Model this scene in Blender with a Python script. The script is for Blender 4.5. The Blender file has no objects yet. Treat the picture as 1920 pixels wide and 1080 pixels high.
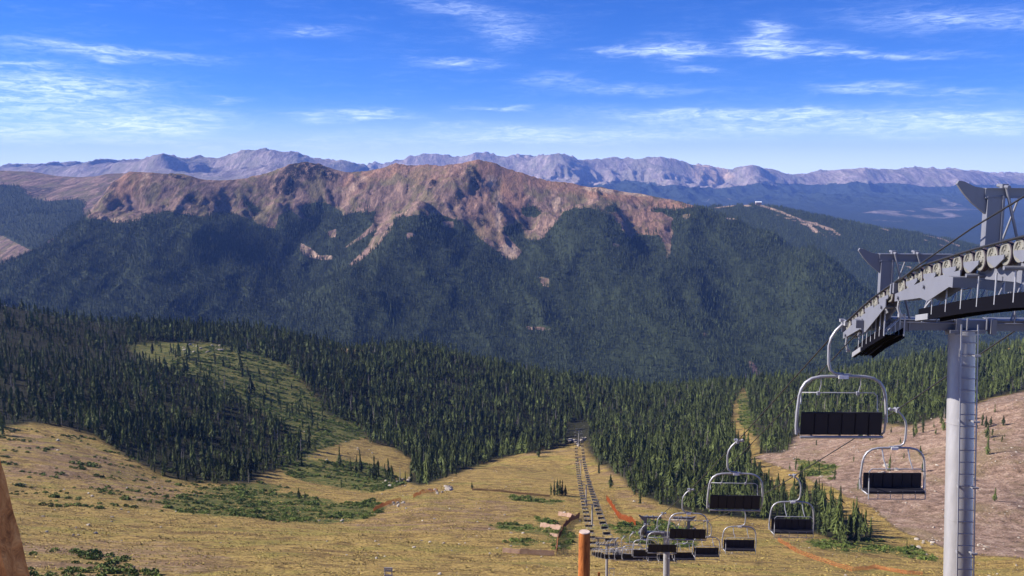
import bpy, math, random
import numpy as np
from mathutils import Vector, Matrix
R = math.radians
rng = np.random.default_rng(7)
random.seed(7)
scene = bpy.context.scene
C = scene.collection

# ------------------------------------------------------------------ camera
FPX = 1663.0
PITCH = math.atan(215 / FPX)
cam_d = bpy.data.cameras.new('camera')
cam_d.sensor_width = 36.0
cam_d.lens = 36.0 * FPX / 1920
cam_d.clip_start = 0.3
cam_d.clip_end = 90000
cam = bpy.data.objects.new('camera', cam_d)
cam.rotation_euler = (math.pi / 2 - PITCH, 0, 0)
C.objects.link(cam)
scene.camera = cam

# ------------------------------------------------------------------ light
SUN_EL, SUN_AZ = R(33), R(-83)          # azimuth clockwise from +Y: the sun stands square to the left
sd = Vector((math.cos(SUN_EL) * math.sin(SUN_AZ), math.cos(SUN_EL) * math.cos(SUN_AZ), math.sin(SUN_EL)))
sun_d = bpy.data.lights.new('sun', 'SUN')
sun_d.energy = 5.0
sun_d.angle = R(0.5)
sun_d.color = (1.0, 0.93, 0.82)
sun = bpy.data.objects.new('sun', sun_d)
sun.rotation_euler = sd.to_track_quat('Z', 'Y').to_euler()
C.objects.link(sun)
scene.view_settings.view_transform = 'Standard'
scene.view_settings.look = 'None'
scene.view_settings.exposure = 0.90
scene.view_settings.gamma = 1.0
scene.view_settings.use_curve_mapping = False
scene.cycles.max_bounces = 5
scene.cycles.diffuse_bounces = 2
scene.cycles.glossy_bounces = 2
scene.cycles.volume_bounces = 0
scene.cycles.transparent_max_bounces = 6


class NT:
    """small helper around a node tree"""
    def __init__(s, tree):
        s.t = tree; s.n = tree.nodes; s.l = tree.links
    def node(s, typ, **kw):
        n = s.n.new(typ)
        for k, v in kw.items():
            setattr(n, k, v)
        return n
    def put(s, sock, v):
        if isinstance(v, bpy.types.NodeSocket): s.l.new(v, sock)
        elif v is not None: sock.default_value = v
    def math(s, op, a, b=None, c=None, clamp=False):
        n = s.node('ShaderNodeMath', operation=op, use_clamp=clamp)
        s.put(n.inputs[0], a); s.put(n.inputs[1], b); s.put(n.inputs[2], c)
        return n.outputs[0]
    def vmath(s, op, a, b=None):
        n = s.node('ShaderNodeVectorMath', operation=op)
        s.put(n.inputs[0], a); s.put(n.inputs[1], b)
        return n.outputs[0]
    def mix(s, f, a, b, blend='MIX'):
        n = s.node('ShaderNodeMix', data_type='RGBA', blend_type=blend)
        s.put(n.inputs[0], f); s.put(n.inputs[6], a); s.put(n.inputs[7], b)
        return n.outputs[2]
    def noise(s, vec, scale, detail=4, rough=0.55, dist=0.0):
        n = s.node('ShaderNodeTexNoise')
        s.put(n.inputs['Vector'], vec); n.inputs['Scale'].default_value = scale
        n.inputs['Detail'].default_value = detail; n.inputs['Roughness'].default_value = rough
        n.inputs['Distortion'].default_value = dist
        return n.outputs['Fac']
    def ramp(s, f, stops):
        n = s.node('ShaderNodeValToRGB')
        e = n.color_ramp.elements
        while len(e) < len(stops): e.new(0.5)
        for i, (p, c) in enumerate(stops):
            e[i].position = p
            e[i].color = (c, c, c, 1) if isinstance(c, (int, float)) else (*c, 1)
        s.put(n.inputs[0], f)
        return n.outputs[0]
    def step(s, v, a, b):
        n = s.node('ShaderNodeMapRange', interpolation_type='SMOOTHSTEP')
        s.put(n.inputs[0], v); n.inputs[1].default_value = a; n.inputs[2].default_value = b
        return n.outputs[0]
    def attr(s, name):
        n = s.node('ShaderNodeAttribute', attribute_name=name)
        return n
    def scale(s, vec, xyz):
        n = s.node('ShaderNodeMapping')
        s.put(n.inputs[0], vec); n.inputs['Scale'].default_value = xyz
        return n.outputs[0]


# ------------------------------------------------------------------ sky with thin high clouds
world = bpy.data.worlds.new('World')
scene.world = world
world.use_nodes = True
W = NT(world.node_tree)
W.n.clear()
sky = W.node('ShaderNodeTexSky', sky_type='NISHITA')
sky.sun_disc = False
sky.sun_elevation = SUN_EL
sky.sun_rotation = SUN_AZ
sky.altitude = 3600
sky.air_density = 1.0
sky.dust_density = 0.2
sky.ozone_density = 2.5
SKY_STRENGTH = 0.054
tc = W.node('ShaderNodeTexCoord')
sep = W.node('ShaderNodeSeparateXYZ')
W.l.new(tc.outputs['Generated'], sep.inputs[0])
dx, dy, dz = sep.outputs
az = W.math('MULTIPLY', W.math('ARCTAN2', dx, dy), 57.29578)
el = W.math('MULTIPLY', W.math('ARCSINE', dz), 57.29578)
# richer blue of the high mountain sky, deepening upward
hsv = W.node('ShaderNodeHueSaturation')
hsv.inputs['Hue'].default_value = 0.508
hsv.inputs['Saturation'].default_value = 1.28
hsv.inputs['Value'].default_value = 1.0
W.l.new(sky.outputs[0], hsv.inputs['Color'])
base = W.mix(1.0, hsv.outputs[0], (0.62, 0.98, 1.62, 1), 'MULTIPLY')
# warped cloud coordinates (degrees)
comb = W.node('ShaderNodeCombineXYZ')
W.put(comb.inputs[0], W.math('MULTIPLY', az, 0.30)); W.put(comb.inputs[1], W.math('MULTIPLY', el, 1.5))
wn = W.node('ShaderNodeTexNoise'); wn.inputs['Scale'].default_value = 0.9; wn.inputs['Detail'].default_value = 5
W.l.new(comb.outputs[0], wn.inputs['Vector'])
wsep = W.node('ShaderNodeSeparateColor'); W.l.new(wn.outputs['Color'], wsep.inputs[0])
waz = W.math('ADD', az, W.math('MULTIPLY', W.math('SUBTRACT', wsep.outputs[0], 0.5), 4.5))
wel = W.math('ADD', el, W.math('MULTIPLY', W.math('SUBTRACT', wsep.outputs[1], 0.5), 1.5))
fib = W.step(W.noise(W.scale(comb.outputs[0], (1.6, 1.9, 1)), 1.5, 9, 0.66, 1.1), 0.34, 0.70)
soft = W.step(W.noise(W.scale(comb.outputs[0], (0.8, 1.2, 1)), 0.9, 6, 0.6, 0.3), 0.40, 0.72)

def pix_dir(px, py):
    u, v = (px - 960) / FPX, (540 - py) / FPX
    c, s = math.cos(PITCH), math.sin(PITCH)
    return u, c + s * v, c * v - s

def azel(px, py):
    x, y, z = pix_dir(px, py)
    return math.degrees(math.atan2(x, y)), math.degrees(math.atan2(z, math.hypot(x, y)))

CLOUDS = [  # photo position, half widths, slope, strength
    (190, 98, 160, 10, 0.03, .62), (60, 190, 200, 56, 0.05, .66), (150, 160, 110, 16, 0, .5), (270, 238, 150, 20, -0.05, .90),
    (20, 245, 70, 11, 0, .65), (690, 216, 70, 9, 0, .75), (582, 225, 40, 7, 0, .5), (855, 120, 75, 9, -0.06, .5),
    (590, 60, 70, 12, 0, .30), (945, 62, 60, 22, .1, .38), (870, 20, 120, 15, .12, .28), (1255, 94, 75, 15, 0, .72),
    (1445, 90, 80, 14, 0, .66), (1432, 62, 34, 20, 0, .6), (1590, 102, 170, 7, 0.045, .55), (1150, 98, 55, 6, 0, .4),
    (1045, 150, 50, 12, 0, .3), (1180, 168, 180, 10, .02, .25), (1320, 216, 190, 13, .02, .75), (1520, 213, 70, 10, 0, .5),
    (1690, 224, 200, 20, .02, .65), (1850, 222, 110, 18, 0, .45), (1620, 165, 95, 9, .03, .45), (1790, 176, 90, 8, .05, .3),
    (930, 203, 60, 5, 0, .5), (1020, 256, 340, 15, 0, .8), (1420, 242, 260, 11, .02, .5), (1800, 246, 190, 10, 0, .5),
    (1830, 38, 190, 20, .08, .38), (850, 232, 60, 6, 0, .4), (150, 266, 400, 10, 0, .4), (370, 213, 60, 9, 0, .45),
    (30, 123, 60, 5, 0, .3), (1300, 130, 60, 7, .1, .25), (600, 270, 300, 10, 0, .3), (430, 185, 40, 5, 0, .25)]
total = None
for (px, py, wx, wy, sl, st) in CLOUDS:
    a0, e0 = azel(px, py)
    k = 57.3 / FPX
    da = W.math('SUBTRACT', waz, a0)
    de = W.math('ADD', W.math('SUBTRACT', wel, e0), W.math('MULTIPLY', da, sl))
    q = W.math('ADD', W.math('POWER', W.math('ABSOLUTE', W.math('DIVIDE', da, wx * k * .8)), 2.0),
               W.math('POWER', W.math('ABSOLUTE', W.math('DIVIDE', de, wy * k * .78)), 2.0))
    g = W.math('MULTIPLY', W.math('EXPONENT', W.math('MULTIPLY', q, -0.9)), st)
    total = g if total is None else W.math('ADD', total, g)
dens = W.math('MULTIPLY', total, W.math('ADD', W.math('MULTIPLY', fib, 0.85), 0.18))
# faint veil of cirrus over the rest of the sky
veil = W.math('MULTIPLY', W.math('MULTIPLY', soft, fib), 0.05)
lowv = W.math('MULTIPLY', W.math('POWER', W.step(el, 6.0, -0.5), 1.9), 0.88)
dens = W.math('ADD', dens, W.math('ADD', veil, 0.0), clamp=True)
base = W.mix(lowv, base, (13.5, 15.2, 18.0, 1))
dens = W.math('MULTIPLY', dens, W.step(el, -1.5, 0.0))
cloudcol = (12.0, 14.2, 18.0, 1)
col = W.mix(dens, base, cloudcol)
bg = W.node('ShaderNodeBackground')
W.put(bg.inputs[0], col); bg.inputs[1].default_value = SKY_STRENGTH
wo = W.node('ShaderNodeOutputWorld')
W.l.new(bg.outputs[0], wo.inputs[0])

# ------------------------------------------------------------------ helpers
def pos(px, py, d):
    """the place seen at photo pixel (px, py) at d metres along the view axis"""
    x, y, z = pix_dir(px, py)
    return (x * d, y * d, z * d)

def to_pix(P):
    P = np.asarray(P, float)
    c, s = math.cos(PITCH), math.sin(PITCH)
    x, y, z = P[..., 0], P[..., 1], P[..., 2]
    dep = np.maximum(c * y - s * z, 1e-3)
    up = s * y + c * z
    return 960 + FPX * x / dep, 540 - FPX * up / dep, dep

def inside(poly, X, Y):
    X = np.asarray(X); Y = np.asarray(Y)
    r = np.zeros(X.shape, bool)
    n = len(poly)
    for i in range(n):
        x1, y1 = poly[i]; x2, y2 = poly[(i + 1) % n]
        if y1 == y2: continue
        c = ((y1 > Y) != (y2 > Y)) & (X < (x2 - x1) * (Y - y1) / (y2 - y1) + x1)
        r ^= c
    return r

def _h(i, j, seed):
    i = i.astype(np.uint32); j = j.astype(np.uint32)
    n = i * np.uint32(374761393) + j * np.uint32(668265263) + np.uint32(seed * 1442695 % 4294967291)
    n = (n ^ (n >> np.uint32(13))) * np.uint32(1274126177)
    n = n ^ (n >> np.uint32(16))
    return n

def perlin(x, y, seed=0):
    xi = np.floor(x).astype(np.int64); yi = np.floor(y).astype(np.int64)
    xf = x - xi; yf = y - yi
    u = xf * xf * xf * (xf * (xf * 6 - 15) + 10); v = yf * yf * yf * (yf * (yf * 6 - 15) + 10)
    def g(i, j, dx, dy):
        a = _h(i, j, seed).astype(np.float64) / 4294967296.0 * 2 * math.pi
        return np.cos(a) * dx + np.sin(a) * dy
    n00 = g(xi, yi, xf, yf); n10 = g(xi + 1, yi, xf - 1, yf)
    n01 = g(xi, yi + 1, xf, yf - 1); n11 = g(xi + 1, yi + 1, xf - 1, yf - 1)
    return ((n00 * (1 - u) + n10 * u) * (1 - v) + (n01 * (1 - u) + n11 * u) * v) * 1.5

def fbm(x, y, wl, octs=5, gain=0.5, seed=0, ridged=False):
    r = 0; a = 1.0; f = 1.0 / wl; tot = 0
    for o in range(octs):
        n = perlin(x * f + 17.3 * o, y * f - 9.1 * o, seed + o)
        if ridged: n = 1 - 2 * np.abs(n) ** 0.8
        r = r + a * n; tot += a; a *= gain; f *= 2.03
    return r / tot

class RBF:
    def __init__(s, pts, smooth=0.0):
        P = np.array(pts, float)
        s.c = P[:, :2] / 1000.0
        n = len(P)
        D = -np.sqrt(((s.c[:, None] - s.c[None]) ** 2).sum(-1)) - np.eye(n) * smooth * -1
        A = np.zeros((n + 3, n + 3)); A[:n, :n] = D
        A[:n, n] = 1; A[:n, n + 1:] = s.c; A[n, :n] = 1; A[n + 1:, :n] = s.c.T
        b = np.zeros(n + 3); b[:n] = P[:, 2]
        s.w = np.linalg.lstsq(A, b, rcond=None)[0]
    def __call__(s, x, y):
        sh = np.shape(x); x = np.ravel(x) / 1000.0; y = np.ravel(y) / 1000.0
        n = len(s.c); out = s.w[n] + s.w[n + 1] * x + s.w[n + 2] * y
        for k in range(n):
            out -= s.w[k] * np.sqrt((x - s.c[k, 0]) ** 2 + (y - s.c[k, 1]) ** 2)
        return out.reshape(sh)

def densify(poly, step):
    """3-D points every step metres along a polyline of photo points"""
    P = [pos(*p) for p in poly]
    out = [P[0]]
    for a, b in zip(P[:-1], P[1:]):
        L = math.dist(a, b); n = max(1, int(L / step))
        for i in range(1, n + 1):
            t = i / n
            out.append(tuple(a[k] + (b[k] - a[k]) * t for k in range(3)))
    return out

def tag(o, label=None, cat=None, group=None, kind=None):
    if label: o['label'] = label
    if cat: o['category'] = cat
    if group: o['group'] = group
    if kind: o['kind'] = kind
    return o

def sheet(name, X, Y, Z, mat, attrs=None, smooth=True):
    """grid mesh from 2-D arrays"""
    nr, nc = X.shape
    me = bpy.data.meshes.new(name)
    co = np.stack([X, Y, Z], -1).reshape(-1, 3).astype(np.float32)
    idx = np.arange(nr * nc).reshape(nr, nc)
    f = np.stack([idx[:-1, :-1], idx[:-1, 1:], idx[1:, 1:], idx[1:, :-1]], -1).reshape(-1, 4)
    me.vertices.add(len(co)); me.vertices.foreach_set('co', co.ravel())
    me.loops.add(f.size); me.loops.foreach_set('vertex_index', f.ravel().astype(np.int32))
    me.polygons.add(len(f)); me.polygons.foreach_set('loop_start', np.arange(0, f.size, 4, dtype=np.int32))
    me.update(calc_edges=True)
    if smooth: me.polygons.foreach_set('use_smooth', np.ones(len(f), bool))
    for k, v in (attrs or {}).items():
        a = me.attributes.new(k, 'FLOAT', 'POINT'); a.data.foreach_set('value', np.ravel(v).astype(np.float32))
    me.materials.append(mat)
    o = bpy.data.objects.new(name, me); C.objects.link(o)
    o['kind'] = 'structure'
    return o

def blur(m, n=1):
    m = m.astype(float)
    for _ in range(n):
        p = np.pad(m, 1, mode='edge')
        m = (p[:-2, 1:-1] + p[2:, 1:-1] + p[1:-1, :-2] + p[1:-1, 2:] + 2 * m) / 6
    return m

def new_mat(name, rough=0.9, spec=0.2):
    m = bpy.data.materials.new(name); m.use_nodes = True
    T = NT(m.node_tree); b = T.n['Principled BSDF']
    b.inputs['Roughness'].default_value = rough
    b.inputs['Specular IOR Level'].default_value = spec
    return m, T, b

# ------------------------------------------------------------------ terrain materials
def coords(T):
    g = T.node('ShaderNodeNewGeometry')
    return g.outputs['Position']

def near_ground_mat():
    m, T, b = new_mat('alpine_ground', 0.95, 0.1)
    P = coords(T)
    big = T.noise(P, 0.02, 5, 0.6)
    mid = T.noise(T.scale(P, (1, 1.6, 1)), 0.11, 6, 0.65, 0.8)
    fine = T.noise(P, 0.9, 5, 0.7)
    terr = T.noise(T.scale(P, (0.16, 1.0, 2.2)), 0.16, 5, 0.62, 0.6)
    grass = T.ramp(mid, [(0.32, (.095, .066, .026)), (0.43, (.225, .148, .050)), (0.53, (.370, .255, .082)), (0.63, (.270, .192, .058)), (0.74, (.115, .102, .030))])
    grass = T.mix(T.step(terr, 0.52, 0.66), grass, (.165, .105, .042, 1))
    grass = T.mix(T.math('MULTIPLY', T.step(T.noise(T.scale(P, (.6, 1.5, 1)), 0.035, 6, 0.7), 0.50, 0.62), 0.65), grass, (.240, .205, .050, 1))
    brown = T.ramp(mid, [(0.3, (.115, .072, .038)), (0.5, (.235, .150, .080)), (0.7, (.34, .235, .130))])
    brk = T.math('SUBTRACT', T.noise(T.scale(P, (0.45, 1.3, 1.0)), 0.060, 9, 0.72, 0.8), 0.5)
    bmask = T.step(T.math('ADD', T.attr('brown').outputs['Fac'], T.math('MULTIPLY', brk, 3.6)), 0.42, 0.95)
    c = T.mix(bmask, grass, brown)
    talus = T.ramp(T.noise(P, 0.16, 9, 0.72), [(0.32, (.085, .056, .036)), (0.43, (.20, .130, .090)), (0.53, (.285, .190, .135)), (0.63, (.38, .275, .205)), (0.74, (.22, .16, .09))])
    talus = T.mix(T.math('MULTIPLY', T.step(mid, 0.55, 0.7), 0.45), talus, (.115, .095, .050, 1))
    talus = T.mix(T.math('MULTIPLY', T.step(T.noise(P, 0.030, 6, 0.7, .4), 0.50, 0.64), 0.6), talus, (.20, .150, .075, 1))
    tmask = T.step(T.math('ADD', T.attr('talus').outputs['Fac'], T.math('MULTIPLY', brk, 1.8)), 0.35, 0.65)
    c = T.mix(tmask, c, talus)
    lush = T.ramp(T.noise(T.scale(P, (1, 2.2, 1)), 0.16, 6, 0.7), [(0.35, (.050, .062, .016)), (0.5, (.105, .115, .028)), (0.62, (.23, .175, .055))])
    lmask = T.step(T.math('ADD', T.attr('lush').outputs['Fac'], T.math('MULTIPLY', brk, 2.6)), 0.40, 0.70)
    c = T.mix(lmask, c, lush)
    c = T.mix(T.attr('forest').outputs['Fac'], c, (.026, .026, .013, 1))  # dark forest floor, lowered further to paint the shade among the trees
    # mottled tufts and small pale stones
    c = T.mix(1.0, c, T.ramp(fine, [(0.30, .34), (0.5, 1.0), (0.70, 1.5)]), 'MULTIPLY')
    vo = T.node('ShaderNodeTexVoronoi', feature='F1'); T.put(vo.inputs['Vector'], P); vo.inputs['Scale'].default_value = 0.42
    sn = T.math('MULTIPLY', T.step(vo.outputs['Distance'], 0.17, 0.10), T.step(T.noise(P, 0.05, 4, 0.7), 0.52, 0.62))
    c = T.mix(T.math('MULTIPLY', sn, 0.75), c, (.46, .41, .34, 1))
    T.put(b.inputs['Base Color'], c)
    bmp = T.node('ShaderNodeBump'); bmp.inputs['Strength'].default_value = 1.0; bmp.inputs['Distance'].default_value = 0.9
    hgt = T.math('ADD', T.math('MULTIPLY', mid, 1.3), T.math('ADD', T.math('MULTIPLY', fine, 0.6), T.math('MULTIPLY', T.math('MULTIPLY', terr, T.math('SUBTRACT', 1.0, tmask)), 1.2)))
    T.put(bmp.inputs['Height'], hgt)
    T.l.new(bmp.outputs[0], b.inputs['Normal'])
    return m

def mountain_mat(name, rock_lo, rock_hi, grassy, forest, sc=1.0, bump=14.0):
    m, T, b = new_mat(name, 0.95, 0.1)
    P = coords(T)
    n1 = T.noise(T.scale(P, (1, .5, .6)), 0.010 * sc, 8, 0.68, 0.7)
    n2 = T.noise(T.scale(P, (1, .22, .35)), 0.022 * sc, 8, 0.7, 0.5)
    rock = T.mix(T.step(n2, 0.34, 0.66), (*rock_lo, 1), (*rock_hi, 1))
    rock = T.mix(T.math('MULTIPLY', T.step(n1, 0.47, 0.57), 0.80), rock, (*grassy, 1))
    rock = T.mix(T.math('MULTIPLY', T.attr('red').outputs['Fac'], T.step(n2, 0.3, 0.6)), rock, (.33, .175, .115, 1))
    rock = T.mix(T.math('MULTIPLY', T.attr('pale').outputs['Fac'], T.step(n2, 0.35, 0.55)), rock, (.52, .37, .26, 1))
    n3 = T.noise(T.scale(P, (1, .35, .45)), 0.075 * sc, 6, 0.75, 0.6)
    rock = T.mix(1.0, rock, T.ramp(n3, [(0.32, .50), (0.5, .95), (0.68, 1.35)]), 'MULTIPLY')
    cliff_shade = T.math('MULTIPLY', T.attr('cliff').outputs['Fac'], T.step(T.noise(T.scale(P, (1, .4, .5)), 0.045 * sc, 7, 0.75), 0.42, 0.52))
    rock = T.mix(cliff_shade, rock, (.016, .014, .020, 1))  # dark crags and the shadow on cliff faces, both painted near black
    fm = T.step(T.math('ADD', T.attr('forest').outputs['Fac'], T.math('MULTIPLY', T.math('SUBTRACT', n1, 0.5), 0.5)), 0.4, 0.6)
    fo = T.mix(T.noise(P, 0.06 * sc, 4, 0.7), (forest[0] * .5, forest[1] * .5, forest[2] * .5, 1), (forest[0] * 1.5, forest[1] * 1.5, forest[2] * 1.5, 1))
    c = T.mix(fm, rock, fo)
    T.put(b.inputs['Base Color'], c)
    bmp = T.node('ShaderNodeBump'); bmp.inputs['Strength'].default_value = 1.0; bmp.inputs['Distance'].default_value = bump
    T.put(bmp.inputs['Height'], T.math('ADD', n2, T.math('MULTIPLY', n3, 0.6)))
    T.l.new(bmp.outputs[0], b.inputs['Normal'])
    return m

M_NEAR = near_ground_mat()
M_MAIN = mountain_mat('mountain_rock', (.080, .054, .050), (.330, .215, .165), (.150, .124, .066), (.034, .045, .022))
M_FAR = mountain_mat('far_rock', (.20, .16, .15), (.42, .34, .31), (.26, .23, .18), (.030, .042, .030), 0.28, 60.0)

# ------------------------------------------------------------------ near terrain
near_ctrl = [
    # under the camera and down the lift line
    (960, 1400, 9, 'd'), (700, 1700, 8, 'd'), (300, 1600, 9, 'd'), (1500, 1600, 9, 'd'), (1900, 1500, 14, 'd'),
    (960, 1250, 60, 'd'), (300, 1230, 60, 'd'), (1700, 1330, 60, 'd'), (960, 1170, 115, 'd'), (200, 1160, 115, 'd'), (1248, 1178, 116, 'd'), (1800, 1210, 115, 'd'),
    (-500, 1150, 130, 'd'), (2400, 1150, 150, 'd'), (1137, 1086, 281), (1110, 987, 440), (1099, 941, 575), (1089, 894, 794), (1085, 838, 955),
    (0, 1085, 235), (300, 1085, 255), (600, 1085, 270), (900, 1085, 278), (1400, 1085, 300), (1700, 1088, 325), (1920, 1085, 345), (-500, 1060, 250),
    (-500, 900, 520), (-500, 650, 800), (-500, 540, 1300),
    (0, 850, 560), (0, 950, 400), (200, 950, 430), (200, 1020, 330), (400, 1000, 370), (400, 960, 440), (0, 1030, 290), (800, 1000, 400), (800, 950, 500),
    (950, 945, 530), (950, 1000, 412), (1050, 1040, 340), (800, 1040, 336), (600, 1020, 350), (200, 880, 560),
    # knoll crest running left and down
    (1000, 848, 900), (1045, 842, 935), (930, 868, 800), (860, 892, 700), (780, 918, 610), (700, 962, 500), (650, 985, 440), (960, 890, 720), (900, 920, 600),
    # bowl
    (600, 965, 485), (500, 935, 540), (450, 905, 600), (600, 905, 640), (700, 885, 720), (650, 835, 820), (620, 795, 920), (745, 835, 880), (760, 905, 720),
    (690, 925, 610), (560, 860, 720),
    # forest behind the knoll
    (900, 880, 830), (1000, 865, 960), (700, 805, 980), (900, 800, 1060), (900, 730, 1240), (1050, 800, 1120), (1080, 860, 1010),
    (400, 618, 1480), (500, 624, 1500), (650, 662, 1500), (800, 652, 1500), (1000, 702, 1500), (1150, 725, 1500), (1215, 738, 1480), (1300, 730, 1450), (1395, 724, 1400),
    (1500, 716, 1500), (1700, 685, 1600), (1920, 655, 1650), (2400, 600, 1650),
    # left hill
    (0, 572, 1300), (150, 600, 1350), (250, 614, 1420), (0, 655, 1000), (0, 750, 760), (0, 800, 650), (100, 792, 690), (200, 850, 630), (300, 893, 600), (370, 912, 590),
    (300, 785, 800), (300, 705, 980), (250, 645, 1200), (500, 685, 1150), (520, 765, 980), (450, 855, 720), (400, 650, 1230), (150, 700, 900), (420, 760, 860),
    # right of the lift
    (1150, 865, 800), (1200, 950, 530), (1300, 965, 500), (1250, 1000, 412), (1400, 1005, 420), (1500, 1032, 380), (1450, 985, 465), (1550, 1005, 445), (1600, 1022, 415),
    (1700, 1062, 375), (1750, 1048, 405), (1850, 1044, 405), (1920, 1058, 385), (1600, 940, 530), (1700, 960, 505), (1900, 950, 490), (1900, 850, 585), (1920, 750, 700),
    (1700, 880, 610), (1550, 850, 710), (1480, 850, 735), (1600, 795, 860), (1750, 740, 920), (1850, 705, 1030), (1400, 775, 1120), (1400, 850, 820), (1300, 900, 670),
    (1150, 800, 1050), (1250, 800, 1030), (2400, 900, 560), (2400, 700, 800), (2100, 1000, 480)]
pts = []
for c in near_ctrl:
    pts.append(pos(*c[:3]))
for px in range(-600, 2700, 300):
    pts.append(pos(px, 325 + FPX * 560 / 2000, 2000)); pts.append(pos(px, 325 + FPX * 640 / 2500, 2500))
pts += [(-200, -100, -6), (0, -100, -4), (200, -100, -8), (0, 0, -6.3), (-40, 5, -7), (40, 5, -8), (0, 12, -8), (0, 30, -19)]
near_rbf = RBF(pts, 0.0)

def near_h(x, y, detail=True):
    z = near_rbf(x, y)
    d = np.hypot(x, y)
    a = np.clip((d - 20) / 200, 0, 1)
    z = z + a * (2.0 * fbm(x, y, 70, 4, 0.5, 11) + 0.9 * fbm(x * 0.5, y, 16, 4, 0.5, 23))
    return z

cols = np.arange(-560, 2520, 5.0)
ang = np.arctan((cols - 960) / FPX)
rows = 22 * 1.0072 ** np.arange(0, 665)
A, Dd = np.meshgrid(ang, rows)
NX = Dd * np.sin(A); NY = -20 + Dd * np.cos(A)
NZ = near_h(NX, NY)

from bisect import bisect
def ground_z(x, y):
    """bilinear height of the near ground"""
    x = np.atleast_1d(np.asarray(x, float)); y = np.atleast_1d(np.asarray(y, float))
    d = np.hypot(x, y + 20); a = np.arctan2(x, y + 20)
    r = np.log(np.maximum(d, 22) / 22) / math.log(1.0072)
    c = (960 + FPX * np.tan(a) - cols[0]) / 5.0
    r = np.clip(r, 0, NZ.shape[0] - 1.001); c = np.clip(c, 0, NZ.shape[1] - 1.001)
    r0 = r.astype(int); c0 = c.astype(int); fr = r - r0; fc = c - c0
    return (NZ[r0, c0] * (1 - fr) * (1 - fc) + NZ[r0 + 1, c0] * fr * (1 - fc) + NZ[r0, c0 + 1] * (1 - fr) * fc + NZ[r0 + 1, c0 + 1] * fr * fc)

def on_ground(px, py, dmin=150, dmax=2200):
    """where the line of sight through a photo pixel meets the near ground"""
    x, y, z = pix_dir(px, py)
    d = np.geomspace(dmin, dmax, 900)
    h = ground_z(x * d, y * d) - z * d
    k = np.argmax(h > 0)
    if not h[k] > 0: k = len(d) - 1
    return x * d[k], y * d[k], float(ground_z(x * d[k], y * d[k])[0])

POLY_BACK = [(235, 600), (400, 606), (520, 622), (650, 660), (800, 648), (1000, 698), (1215, 730), (1395, 720), (1372, 770), (1375, 810), (1395, 850), (1415, 885), (1470, 925),
             (1530, 965), (1550, 988), (1480, 975), (1430, 975), (1320, 965), (1250, 950), (1190, 925), (1165, 895), (1120, 870), (1104, 850), (1096, 835), (1078, 832), (1060, 838), (980, 850), (920, 865), (860, 886),
             (790, 912), (765, 905), (772, 862), (735, 838), (690, 828), (670, 795), (615, 778), (590, 742), (560, 712), (535, 682), (460, 660), (400, 642), (235, 642)]
POLY_LEFT = [(-500, 540), (0, 566), (150, 588), (240, 606), (240, 655), (300, 690), (380, 712), (440, 752), (535, 798), (575, 835), (555, 870), (490, 890), (470, 908), (400, 908), (340, 902), (290, 885),
             (240, 858), (180, 820), (120, 800), (60, 795), (0, 800), (-500, 800)]
POLY_RIGHT = [(1395, 720), (1500, 712), (1700, 682), (1950, 652), (2500, 620), (2500, 700), (1950, 728), (1850, 748), (1790, 768), (1740, 792), (1700, 800), (1620, 792), (1560, 795), (1500, 812), (1470, 850), (1425, 850), (1412, 800), (1402, 760)]
POLY_GULLY = [(1500, 905), (1560, 955), (1610, 985), (1650, 1008), (1590, 1022), (1540, 1005), (1480, 985)]
POLY_TALUS = [(1415, 862), (1500, 812), (1620, 790), (1700, 800), (1800, 765), (1950, 725), (2500, 690), (2500, 1100), (1950, 1045), (1780, 1035), (1700, 1000), (1640, 960), (1560, 915), (1490, 885)]
POLY_LUSH = [[(236, 628), (420, 636), (535, 672), (580, 735), (660, 785), (690, 820), (640, 830), (560, 860), (700, 870), (760, 905), (700, 925), (560, 900), (520, 880), (540, 800), (440, 750), (330, 700), (240, 665)],
             [(290, 938), (400, 925), (560, 925), (640, 945), (700, 935), (730, 950), (690, 975), (600, 985), (450, 970), (330, 960)],
             [(360, 915), (480, 905), (560, 915), (480, 925), (380, 922)],
             [(905, 985), (960, 980), (1040, 992), (1030, 1003), (960, 996)], [(940, 1015), (990, 1010), (1038, 1015), (1000, 1025), (945, 1022)],
             [(930, 925), (1000, 930), (1055, 940), (1040, 946), (960, 936)],
             [(1500, 1012), (1640, 1010), (1760, 1040), (1760, 1055), (1650, 1040), (1540, 1030)], [(1130, 985), (1230, 975), (1330, 1000), (1290, 1030), (1180, 1020)],
             [(1000, 965), (1080, 1000), (1080, 1030), (1040, 1030)], [(1380, 720), (1420, 760), (1420, 830), (1385, 790)], [(1490, 860), (1570, 870), (1560, 900), (1500, 890)]]
POLY_LUSH += [[(40, 1036), (120, 1028), (230, 1050), (310, 1090), (50, 1090)]]
POLY_BROWN = [[(0, 805), (180, 830), (290, 890), (380, 920), (300, 960), (120, 900), (0, 900)], [(-200, 1030), (60, 1040), (160, 1100), (-200, 1100)],
              [(1150, 860), (1200, 930), (1300, 990), (1240, 985), (1150, 930), (1115, 880)], [(1085, 840), (1110, 850), (1110, 990), (1090, 990)],
              [(560, 870), (700, 870), (760, 890), (740, 915), (640, 912), (560, 895)], [(700, 940), (900, 925), (1000, 950), (900, 1010), (650, 990)],
              [(960, 850), (1085, 838), (1085, 850), (950, 870)], [(1480, 990), (1560, 1010), (1500, 1030), (1420, 1000)],
              [(0, 1000), (300, 1010), (500, 1060), (300, 1100), (0, 1060)]]
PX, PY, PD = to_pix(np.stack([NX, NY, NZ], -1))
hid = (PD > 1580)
KX = PX + 26 * fbm(NX, NY, 60, 4, .6, 401); KY = PY + 12 * fbm(NX, NY, 45, 4, .6, 402)
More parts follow.
